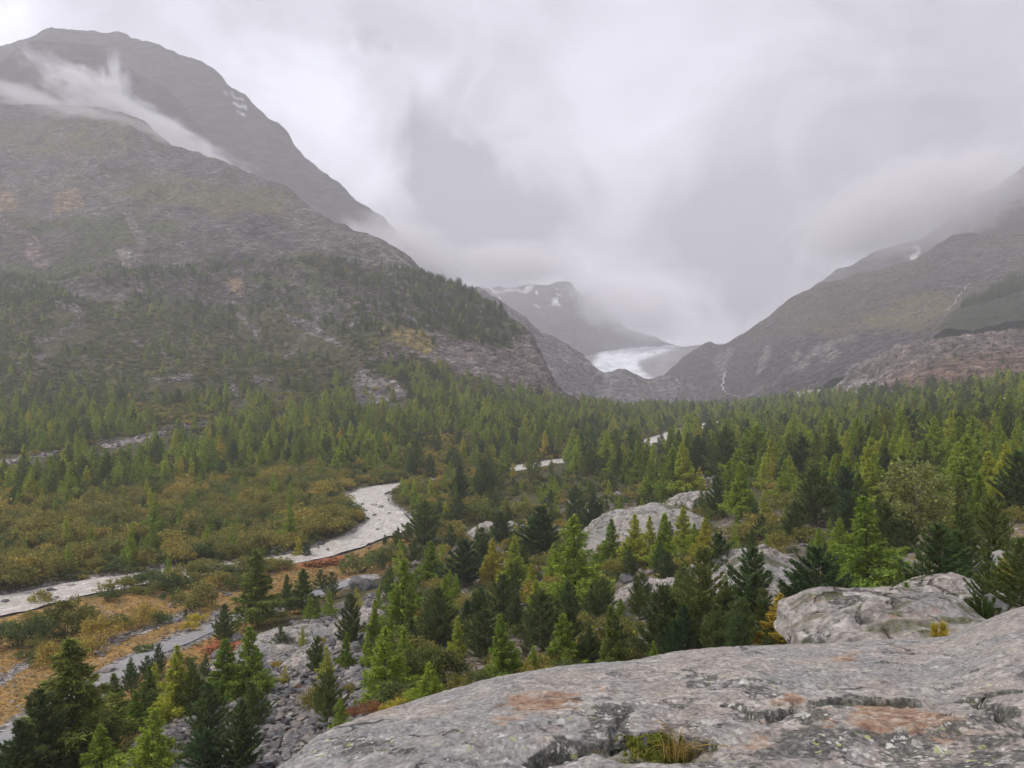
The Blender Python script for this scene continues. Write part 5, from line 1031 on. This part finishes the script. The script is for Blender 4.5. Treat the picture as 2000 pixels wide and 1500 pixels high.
WORD = {'larch': 'larch', 'pine': 'stone pine', 'shrub': 'shrub', 'birch': 'birch'}
buckets = {}
for p in SOLO:
    zi = next(i for i, z in enumerate(ZONES) if z[1](p)); p['zone'] = zi
    size = 'tall' if p['ap'] > 42 else 'mid-sized' if p['ap'] > 24 else 'small'
    if p['kind'] == 'shrub': size = 'large' if p['ap'] > 18 else 'low'
    p['size'] = size; buckets.setdefault((p['kind'], zi, size, p['look']), []).append(p)
PLUR = {'larch': 'larches', 'pine': 'stone pines', 'shrub': 'shrubs', 'birch': 'birches'}
for (kind, zi, size, look), q in buckets.items():
    q.sort(key=lambda p: p['px']); zn = ZONES[zi][0]; desc = f'{size} {LOOK[look]} {WORD[kind]} {zn}'
    q = [p for p in q if not p['label']] + [p for p in q if p['label']]
    n_ = sum(1 for p in q if not p['label']); parts_ = 1 if n_ <= 12 else -(-n_ // 12); per = -(-n_ // parts_) if n_ else 1
    PARTN = {1: [''], 2: ['left half, ', 'right half, '], 3: ['left third, ', 'middle third, ', 'right third, '], 4: ['outer left, ', 'inner left, ', 'inner right, ', 'outer right, '], 5: ['far left, ', 'inner left, ', 'centre, ', 'inner right, ', 'far right, '], 6: ['far left, ', 'mid left, ', 'inner left, ', 'inner right, ', 'mid right, ', 'far right, ']}
    for i, p in enumerate(q):
        p['group'] = PLUR[kind] + ' ' + zn
        if p['label']: continue
        if n_ == 1: p['label'] = desc + ', only one there'
        elif parts_ <= 6: p['label'] = f'{desc}, {PARTN[parts_][i // per]}{ORD[i % per]} from left'
        else: p['label'] = desc + ', one of many'; p['group'] = f'{size} {LOOK[look]} {PLUR[kind]} {zn}'
def lod_of(ap): return 'near' if ap > 34 else 'mid' if ap > 8 else 'far'
for p in SOLO:
    nm, ct = NAMES[p['kind']]; lod = 'near' if p['kind'] == 'birch' else lod_of(p['ap'])
    kind = p['kind']
    k = rr_.randrange(NVAR[lod]) if kind != 'birch' else 0
    cr_, tk = proto(kind, lod, k)[:2]
    e = link(nm, None, label=p['label'], cat=ct, group=p['group']); e.location = (p['x'], p['y'], p['z'] - .02 * p['H'])
    if kind == 'birch': del e['group']
    wd = p['w'] * (1.0 if kind in ('larch', 'pine', 'birch') else 1.0)
    e.scale = (p['H'] * wd, p['H'] * wd, p['H']); e.rotation_euler = (rr_.gauss(0, .035), rr_.gauss(0, .035), rr_.uniform(0, 6.28))
    c = link('crown' if kind != 'shrub' else 'foliage', cr_, parent=e); c.material_slots[0].link = 'OBJECT'; c.material_slots[0].material = ML[p['look']]
    link('trunk' if kind != 'shrub' else 'stem', tk, parent=e)
def mass(name, kinds, label):
    q = [p for p in MASS if p['kind'] in kinds]; keys = {}; meshes = []; idx = []
    for p in q:
        lod = 'far' if p['ap'] < 8 else 'mid'
        if not (-10 < p['px'] < 2010): lod = 'far'
        kk = (p['kind'], lod, rr_.randrange(3), p['look'])
        if kk not in keys: keys[kk] = len(meshes); meshes.append(solid(kk[0], kk[1], kk[2], ML[kk[3]]))
        idx.append(keys[kk])
    pts = [(p['x'], p['y'], p['z'] - .03 * p['H']) for p in q]; scl = [(p['H'] * p['w'], p['H'] * p['w'], p['H']) for p in q]
    rz = [rr_.uniform(0, 6.28) for _ in q]
    # children of a collection are picked in name order
    stuff_instances(name, meshes, pts, scl, rz, idx)
    print(name, len(q))
mass('larch_forest', ('larch',), ''); mass('stone_pine_forest', ('pine',), ''); mass('undergrowth', ('shrub',), '')

# ------------------------------------------------------------------ boulders one can tell apart, then scree and grass
def boulder(px, py, wpx, label, seed=0, zf=1.0, sheet=V):
    h = sheet.hit(px, py); s_ = wpx * h.y / F
    o = link('boulder', STONES[seed % 6], label=label, cat='boulder', group='boulders on the valley ground'); o.location = (h.x, h.y + s_ * .2, h.z + s_ * .14 * zf); o.scale = (s_, s_ * .9, s_ * zf); o.rotation_euler = (rr_.uniform(-.2, .2), rr_.uniform(-.2, .2), seed * 1.3)
    return o
for a in [(698, 1148, 38, 'light grey block of the boulder pair at the top of the scree', 0, 1.1), (716, 1152, 36, 'darker block of the boulder pair at the top of the scree', 2, .9), (604, 1244, 30, 'dark square boulder perched on the pale slab', 2, 1.1), (206, 1314, 26, 'rounded boulder at the path edge beside the big larch', 3, 1.0),
          (459, 1252, 30, 'dark flat boulder under the pine by the path', 1, .9), (422, 1284, 30, 'grey boulder at the left end of the pale slabs', 3, .8), (626, 1068, 18, 'pale rock at the tip of the brushy peninsula', 2, 1), (834, 1108, 26, 'light boulder above the middle grove', 3, .9), (812, 1106, 20, 'small grey boulder beside the light one above the grove', 0, 1),
          (545, 1428, 26, 'round pale boulder at the foot of the scree', 0, 1), (612, 1404, 26, 'round grey boulder beside the bushy pine on the scree', 2, 1), (594, 1398, 20, 'smaller boulder touching the round grey one', 4, 1), (576, 1420, 16, 'small pale boulder between larger ones at the scree foot', 3, 1), (500, 1478, 26, 'dark boulder at the bottom edge below the scree', 5, 1),
          (1208, 974, 20, 'light blocky boulder on top of the whaleback', 2, 1.1), (1222, 974, 14, 'second boulder on the whaleback rim, smaller', 0, 1), (1236, 972, 16, 'third boulder on the whaleback rim, furthest along', 4, 1), (1290, 976, 9, 'tiny grey boulder behind the whaleback', 3, 1), (1344, 1090, 18, 'grey boulder between larch and pine below the whaleback', 0, 1),
          (1230, 1136, 34, 'dark flat block at the end of the broken ledge', 1, .8), (1272, 1120, 18, 'grey boulder on the broken ledge', 3, .9), (1785, 1225, 16, 'light boulder perched on the bedrock shelf', 2, 1), (1782, 1252, 26, 'dark boulder at the foot of the bedrock shelf', 0, .9), (1862, 1215, 14, 'upper boulder of the rubble beside the bushy pine', 4, 1),
          (1856, 1228, 16, 'lower boulder of the rubble beside the bushy pine', 0, 1), (1874, 1226, 12, 'third small boulder beside the bushy pine', 3, 1), (1850, 1216, 12, 'first small boulder beside the bushy pine', 5, 1), (1700, 1195, 10, 'small dark stone behind the bedrock shelf', 0, 1), (1770, 1100, 22, 'grey boulder on the grass above the shelf', 1, 1), (1760, 1108, 14, 'small boulder beside the grey one above the shelf', 2, 1),
          (1290, 1240, 20, 'pale boulder in the gap behind the black-green pine', 2, 1), (1228, 1220, 22, 'light block at the foot of the broken ledge', 0, 1), (1200, 1232, 18, 'dark block at the foot of the broken ledge', 5, 1), (733, 727, 10, 'single boulder on the far rubble field', 0, 1.1), (130, 530, 7, 'single pale boulder high on the wooded slope', 3, 1)]: boulder(*a)
for i, (px, py, wp) in enumerate([(100, 1158, 18), (76, 1166, 14), (56, 1166, 12), (110, 1172, 10), (140, 1148, 12), (10, 1180, 16), (62, 1154, 10), (730, 990, 15), (744, 994, 13), (714, 1001, 8), (732, 1010, 11), (760, 1006, 7), (708, 988, 9), (737, 1038, 8), (640, 1078, 8), (622, 1074, 6)]):
    h = V.hit(px, py); s_ = wp * h.y / F; d_, i_ = near_line(np.array([h.x]), np.array([h.y]), RV, 60)
    o = link('boulder', STONES[i % 6], label=['wet dark rock breaking the white water near the left edge', 'wet rock in the white water of the river bend'][px > 400] + ', ' + ORD[[i, i - 7][px > 400]] + ' of the listed cluster', cat='boulder', group='rocks in the river')
    o['label'] = (['wet rock in the lower river, ', 'wet rock in the river bend, '][px > 400]) + f"{ORD[sorted([q[0] for q in [(100,),(76,),(56,),(110,),(140,),(10,),(62,)]] if px < 400 else [730,744,714,732,760,708,737,640,622]).index(px)]} from the left"
    o.location = (h.x, h.y, RV[i_[0], 2] + .05); o.scale = (s_, s_ * .7, s_ * .55); o.rotation_euler = (0, 0, i * 1.7)
def strew(name, regions, meshes, seed, flat=(1, 1, 1), tilt=.3, sink=.15, **kw):
    pts, scl, rz, idx, tl = [], [], [], [], []
    for k, (poly, sp, s0, s1, dens) in enumerate(regions):
        X, Y, Z, px, py, rs = scatter(poly, sp, None, seed=seed + k, thin=(lambda X, Y, px, py, d=dens: d(X, Y, px, py)) if callable(dens) else (lambda X, Y, px, py, d=dens: d + 0 * X), avoid_hand=0, avoid_hump=kw.get('hump', True))
        s_ = s0 + (s1 - s0) * rs.random(len(X)) ** 4
        pts.append(np.stack([X, Y, Z + s_ * sink], 1)); scl.append(np.stack([s_ * flat[0] * rs.uniform(.8, 1.5, len(X)), s_ * flat[1], s_ * flat[2]], 1)); rz.append(rs.uniform(0, 6.28, len(X))); idx.append(rs.integers(0, len(meshes), len(X))); tl.append(rs.normal(0, tilt, (len(X), 2)))
    pts = np.concatenate(pts); print(name, len(pts))
    stuff_instances(name, meshes, pts, np.concatenate(scl), np.concatenate(rz), np.concatenate(idx), np.concatenate(tl))
SCREE = [(560,1225),(640,1190),(760,1150),(790,1250),(740,1340),(690,1420),(560,1520),(320,1520),(330,1420),(440,1330),(500,1290)]
ph_ = lambda a, b, lam: (lambda X, Y, px, py: sstep(fbm(X / lam, Y / lam, 0, 3), a, b))
strm = lambda X, Y, px, py: (1 - sstep(np.min([poly_dist(px, py, s_) for s_ in streaks + nstreaks], axis=0), 4, 11))
nstreaks = [[(0,1330),(60,1290),(110,1265)], [(190,1270),(240,1245),(320,1215),(380,1200)], [(230,1300),(300,1265),(380,1225),(440,1195)], [(60,1400),(20,1440)], [(330,1180),(380,1168),(470,1150)], [(250,1095),(340,1088),(400,1080)]]
strew('scree', [(SCREE, .42, .17, 1.25, .80), ([(380,1290),(520,1240),(640,1200),(560,1310),(420,1330)], .8, .2, .9, .5),
                ([(-60,1500),(-60,1290),(300,1180),(560,1100),(740,1060),(640,1180),(330,1330),(180,1500)], .9, .25, 1.2, strm),
                ([(-60,1440),(300,1300),(640,1150),(740,1060),(560,1100),(-60,1290)], 2.0, .25, .9, .35),
                ([(740,1110),(830,1040),(1150,960),(1420,980),(1700,1080),(1620,1290),(860,1400),(740,1390)], 1.3, .3, 1.6, ph_(-.05, .3, 16)),
                ([(1640,1260),(1700,1110),(2060,1080),(2060,1260)], .8, .2, .9, ph_(.0, .25, 9)),
                ([(1360,930),(1440,930),(1440,985),(1360,1000)], 1.3, .5, 1.8, .8),
                ([(-40,560),(560,600),(860,700),(820,800),(560,860),(-40,940)], 3.2, .8, 3.4, strm),
                ([(1480,806),(1560,765),(1740,745),(1660,772),(1560,800)], 4.5, 1, 3.5, .35)], PEBS, 50)
# autumn grass
def tuft_mesh(name, n, seed, mat, spread=.25, h=1.0, wid=.05, curve=.5):
    rs = np.random.default_rng(seed); a = rs.uniform(0, 6.28, n); r = rs.random(n) * spread; ln = rs.uniform(.45, 1.0, n) * h; le = rs.uniform(.1, curve, n)
    b = np.stack([r * np.cos(a), r * np.sin(a), 0 * a], 1); d = np.stack([np.cos(a + rs.normal(0, .5, n)), np.sin(a + rs.normal(0, .5, n)), 0 * a], 1)
    side = np.stack([-d[:, 1], d[:, 0], 0 * a], 1) * wid / 2; up = np.array([0, 0, 1.0])
    m1 = b + up * (ln * .55)[:, None] + d * (le * ln * .35)[:, None]; m2 = b + up * (ln * (.95 - le * .45))[:, None] + d * (le * ln * 1.0)[:, None]
    Vv = np.stack([b - side, b + side, m1 + side * .7, m1 - side * .7, m2], 1).reshape(-1, 3); o_ = np.arange(n)[:, None] * 5
    Fq = np.concatenate([o_ + np.array([[0, 1, 2]]), o_ + np.array([[0, 2, 3]]), o_ + np.array([[3, 2, 4]])])
    return mesh_np(name, Vv, Fq, [mat])
TUFTS = [tuft_mesh('grass', 26, 400 + k, ML['grass'], .5, 1.0, .12, .9) for k in range(4)]
strew('grass', [([(-60,1560),(-60,1225),(200,1170),(560,1108),(720,1056),(810,1056),(740,1120),(640,1170),(480,1250),(330,1330),(190,1500)], 1.0, .25, .75, lambda X, Y, px, py: (.25 + .75 * sstep(fbm(X / 6, Y / 6, 2, 3), -.2, .15)) * (1 - strm(X, Y, px, py))),
                (SCREE, 2.2, .25, .7, ph_(.1, .3, 7)),
                ([(740,1110),(1150,960),(1700,1080),(2060,1000),(2060,1260),(1620,1290),(860,1400)], 1.8, .25, .8, ph_(-.1, .25, 10))], TUFTS, 70, tilt=.08, sink=0, hump=True)

# ------------------------------------------------------------------ small things at hand
h = SLAB.hit(1300, 1478)
mossm = leaf_material('moss_and_blades', (.10, .13, .02), (.10, .13, .02)); strawm = leaf_material('straw_blades', (.44, .33, .13), (.44, .33, .13)); greenm = leaf_material('green_blades', (.13, .15, .045), (.13, .15, .045))
def tuft(px, py, n, hh, sp, mat, label, seed, wid=.004, curve=.9):
    g = SLAB.hit(px, py); o = link('grass_tuft', tuft_mesh('blade', n, seed, mat, sp, hh, wid, curve), label=label, cat='grass tuft', group='grass in the moss hollow'); o.location = (g.x, g.y, g.z - .005); return o
tuft(1322, 1474, 190, .21, .13, strawm, 'straw coloured grass tuft in the mossy crack of the slab', 500)
tuft(1350, 1476, 90, .13, .11, greenm, 'green blades beside the straw tuft in the crack', 501)
tuft(1212, 1466, 26, .07, .04, greenm, 'small green sprig on the moss in the slab hollow', 502)
tuft(1168, 1470, 22, .05, .04, strawm, 'tiny dry tuft at the end of the moss hollow', 503)
tuft(1395, 1466, 40, .07, .06, greenm, 'low green blades at the far end of the moss', 504)
tuft(1240, 1474, 24, .05, .07, strawm, 'few flat dry blades across the moss', 505, .004, 1.2)
# long arching stalks
rsn = np.random.default_rng(8); pv_, pf_ = [], []; off_ = 0
g = SLAB.hit(1320, 1474)
for k, (dx, dy, hh) in enumerate([(.42, -.10, .12), (.20, -.28, .14), (-.16, .10, .26), (-.10, .05, .24), (-.05, .1, .2), (.30, .05, .10), (-.2, -.05, .10), (.12, .12, .2)]):
    tt = np.linspace(0, 1, 9)[:, None]; pth = np.concatenate([dx * tt, dy * tt, hh * 4 * tt * (1 - tt * .82) * .62], 1)
    v_, f_ = tube(pth[:-1], pth[1:], np.linspace(.0032, .0018, 8), np.linspace(.0031, .0016, 8), 4); pv_.append(v_); pf_.append(f_ + off_); off_ += len(v_)
o = link('grass_stalks', mesh_np('stalk', np.concatenate(pv_), np.concatenate(pf_), [strawm]), label='long pale dry stalks arching out of the straw tuft', cat='grass stalks'); o.location = g
# moss cushion
n = 46; u = np.linspace(-1, 1, n); U, W = np.meshgrid(u, u, indexing='ij'); g0 = SLAB.hit(1275, 1471)
X = g0.x + U * .28 * (1 + .15 * fbm(W * 3, U * 0, 2, 2)); Y = g0.y + W * .12 * (1 + .3 * fbm(U * 4, W * 0, 5, 2)); rim = np.clip(1 - np.maximum(np.abs(U), np.abs(W)) ** 4 * 1.0, 0, 1)
Z = SLAB.z(X, Y) + .016 * rim + .020 * fbm(X / .03, Y / .03, 0, 3) + .014 * fbm(X / .12, Y / .08, 4, 3) - .006 - .03 * (1 - rim)
m, t = new_mat('moss_cushion'); pos = t.n('ShaderNodeNewGeometry').outputs['Position']; n1 = t.noise(pos, 40, 6, .7)
bp = t.n('ShaderNodeBump', {'Height': t.noise(pos, 160, 4, .7), 'Strength': 1.0, 'Distance': .006})
t.n('ShaderNodeOutputMaterial', {0: principled(t, t.ramp(n1, [(.36, (.012, .014, .005)), (.5, (.07, .085, .012)), (.62, (.15, .16, .03))]), .95, bp.outputs[0], .1)})
mo = link('moss', mesh_np('moss', np.stack([X, Y, Z], -1).reshape(-1, 3), grid_faces(n, n)[:, ::-1], [m], smooth=True), kind='stuff')
# bushy young pine just beyond the slab, and the seedling on the shelf
def brush_pine(name, px, py, H, W, nb, label, seed, look, d):
    rs = np.random.default_rng(seed); x = (px - 1000) / F * d; zb = -(py - HZ) / F * d
    e = link(name, None, label=label, cat='tree'); e.location = (x, d, zb)
    bz = rs.uniform(0, .35, nb) * H; a = rs.uniform(0, 6.28, nb); ln = rs.uniform(.4, 1, nb); tip = np.stack([np.cos(a) * W * ln * rs.uniform(.2, 1, nb), np.sin(a) * W * ln * rs.uniform(.2, 1, nb), H * rs.uniform(.45, 1.0, nb) * (1 - .35 * (ln - .4))], 1)
    P0 = np.stack([0 * a, 0 * a, bz * .5], 1); tv, tf = tube(P0, tip, np.full(nb, .018), np.full(nb, .006), 4)
    C, Dd = [], []
    for i in range(nb):
        m_ = 150; s_ = 1 - rs.random(m_) ** 1.4 * .55; ax = tip[i] - P0[i]; ax_n = ax / np.linalg.norm(ax); C.append(P0[i] + ax * s_[:, None] + rs.normal(0, .012, (m_, 3))); dd = ax_n * 1.0 + rs.normal(0, .55, (m_, 3)); Dd.append(dd)
    C = np.concatenate(C); Dd = np.concatenate(Dd); vv, ff = tri_cloud(C, Dd, .13, .11, rs)
    link('crown', mesh_np('crown', vv, ff, [ML[look]]), parent=e); link('trunk', mesh_np('trunk', tv, tf, [M_bark]), parent=e)
ML['youngp'] = leaf_material('young_pine_needles', (.075, .125, .035), (.075, .125, .035))
brush_pine('young_pine_tree', 1920, 1262, 1.55, .95, 46, 'bushy bright green young pine beyond the edge of the viewing slab', 3, 'youngp', 22.0)
brush_pine('young_pine_tree', 1834, 1268, .62, .22, 9, 'thin yellowish pine seedling on the bedrock shelf', 4, 'larchy', 17.5)
# white water falling on the right hand mountain
def fall(pts, wid, label):
    L = []
    for px, py in pts:
        q = RS.hit(px, py, 1200); L.append((q.x, q.y - 4, q.z + 3))
    L = np.array(L); s = np.concatenate([[0], np.cumsum(np.linalg.norm(np.diff(L, axis=0), axis=1))]); L = pchip(s, L, np.arange(0, s[-1], 6.0))
    n = len(L); u = np.linspace(-1, 1, 5); wv = wid * (.6 + .5 * fbm(np.arange(n) / 2.5, 0 * L[:, 0], 5, 2))
    X = L[:, 0][:, None] + u[None] * wv[:, None] / 2 + 5 * fbm(np.arange(n) / 3.0, 0 * L[:, 0], 2, 3)[:, None]; Y = L[:, 1][:, None] - 1.5 * (1 - u[None] ** 2) + 0 * X; Z = L[:, 2][:, None] + 0 * X
    me = mesh_np('waterfall', np.stack([X, Y, Z], -1).reshape(-1, 3), grid_faces(n, 5), [M_snowy], smooth=True); link('waterfall', me, kind='structure')
m, t = new_mat('white_water'); pos = t.n('ShaderNodeNewGeometry').outputs['Position']
t.n('ShaderNodeOutputMaterial', {0: principled(t, t.ramp(t.noise(pos, .2, 5, .7), [(.35, (.25, .25, .25)), (.6, (.48, .48, .49))]), .6)}); M_snowy = m
fall([(1424, 682), (1418, 700), (1412, 715), (1408, 728)], 2.0, '')
fall([(1892, 557), (1880, 570), (1868, 584), (1858, 600), (1848, 618)], 2.2, '')
fall([(1416, 728), (1411, 745), (1413, 766), (1440, 777), (1454, 783), (1470, 787)], 5.0, '')
fall([(1440, 778), (1420, 786), (1404, 796)], 4.0, '')

# ------------------------------------------------------------------ low clouds and mist on the slopes
import bmesh
def cloud(px, py, d, rx, ry, depth, ang, dens, nscale, seed, label, soft=1.6, edge=.9, cat='cloud', stretch=(1, 1, 1)):
    bm = bmesh.new(); bmesh.ops.create_icosphere(bm, subdivisions=3, radius=1.0); me = bpy.data.meshes.new('cloud'); bm.to_mesh(me); bm.free()
    m, t = new_mat('cloud_vapour'); oc = t.n('ShaderNodeTexCoord').outputs['Object']
    r = t.n('ShaderNodeVectorMath', {0: oc}, operation='LENGTH').outputs['Value']
    vec = t.map(oc, stretch, (0, 0, 0), (seed, seed * .7, 0))
    n1 = t.noise(vec, nscale, 5, .6, .5)
    f = t.math('ADD', t.math('MULTIPLY', t.math('SUBTRACT', 1.0, r), edge), t.math('MULTIPLY', t.math('SUBTRACT', n1, .5), soft))
    f = t.ss(f, .12, .75, 0.0, dens)
    f = t.math('MULTIPLY', f, t.ss(r, 1.0, .72))
    pv = t.n('ShaderNodeVolumePrincipled', {'Color': (.985, .975, 1, 1), 'Density': f})
    t.n('ShaderNodeOutputMaterial', {1: pv.outputs[0]})
    me.materials.append(m)
    o = link('cloud', me, label=label, cat=cat); o.location = ((px - 1000) / F * d, d, -(py - HZ) / F * d); o.scale = (rx * d / F, depth, ry * d / F); o.rotation_euler = (0, R(ang), 0)
    return o
if CLOUDS:
    cloud(300, 262, 2450, 380, 62, 150, 32, .030, 3.0, 1.0, 'long strip of mist lying along the dark left mountainside', 1.7, .85, stretch=(2.4, 1, .8))
    cloud(230, 246, 2000, 360, 30, 120, 17, .007, 2.6, 27.0, 'thin veil of mist trailing over the crest of the near left slope', 1.6, .9, stretch=(2.6, 1, 1))
    cloud(228, 165, 2450, 34, 80, 90, -4, .022, 2.2, 5.0, 'thin wisp of mist rising straight up the dark mountain face', 1.8, .8)
    cloud(50, 190, 2450, 150, 34, 110, 12, .012, 2.0, 8.0, 'faint mist patch on the upper slope at the left edge', 1.6, .8, stretch=(2, 1, 1))
    cloud(800, 500, 2250, 175, 95, 260, 20, .010, 2.0, 11.0, 'dense grey cloud swallowing the lower end of the left mountain', 1.4, 1.0)
    cloud(1235, 600, 4000, 165, 76, 420, 14, .0065, 1.9, 14.0, 'white cloud bank hiding the peaks above the glacier', 1.3, 1.1)
    cloud(1010, 512, 4000, 200, 50, 380, 3, .007, 2.2, 17.0, 'low cloud grazing the snowy peak behind the wooded nose', 1.5, 1.0, stretch=(1.6, 1, 1))
    cloud(1790, 400, 2280, 380, 130, 150, -18, .014, 2.2, 20.0, 'cloud wrapped round the top of the mountain on the right', 1.4, 1.0, stretch=(1.8, 1, 1))

# ------------------------------------------------------------------ the air: one box of thin haze
def box_mesh(name, lo, hi, mat):
    (x0, y0, z0), (x1, y1, z1) = lo, hi
    Vv = [(x0,y0,z0),(x1,y0,z0),(x1,y1,z0),(x0,y1,z0),(x0,y0,z1),(x1,y0,z1),(x1,y1,z1),(x0,y1,z1)]
    return mesh_np(name, Vv, [(0,3,2,1),(4,5,6,7),(0,1,5,4),(1,2,6,5),(2,3,7,6),(3,0,4,7)], [mat])
hm, t = new_mat('haze_air')
pv = t.n('ShaderNodeVolumePrincipled', {'Color': (.975, .965, 1, 1), 'Density': HAZE, 'Anisotropy': 0.0})
t.n('ShaderNodeOutputMaterial', {1: pv.outputs[0]})
link('haze', box_mesh('haze', (-4200, -1200, -78), (4200, 5800, 1720), hm), kind='stuff')
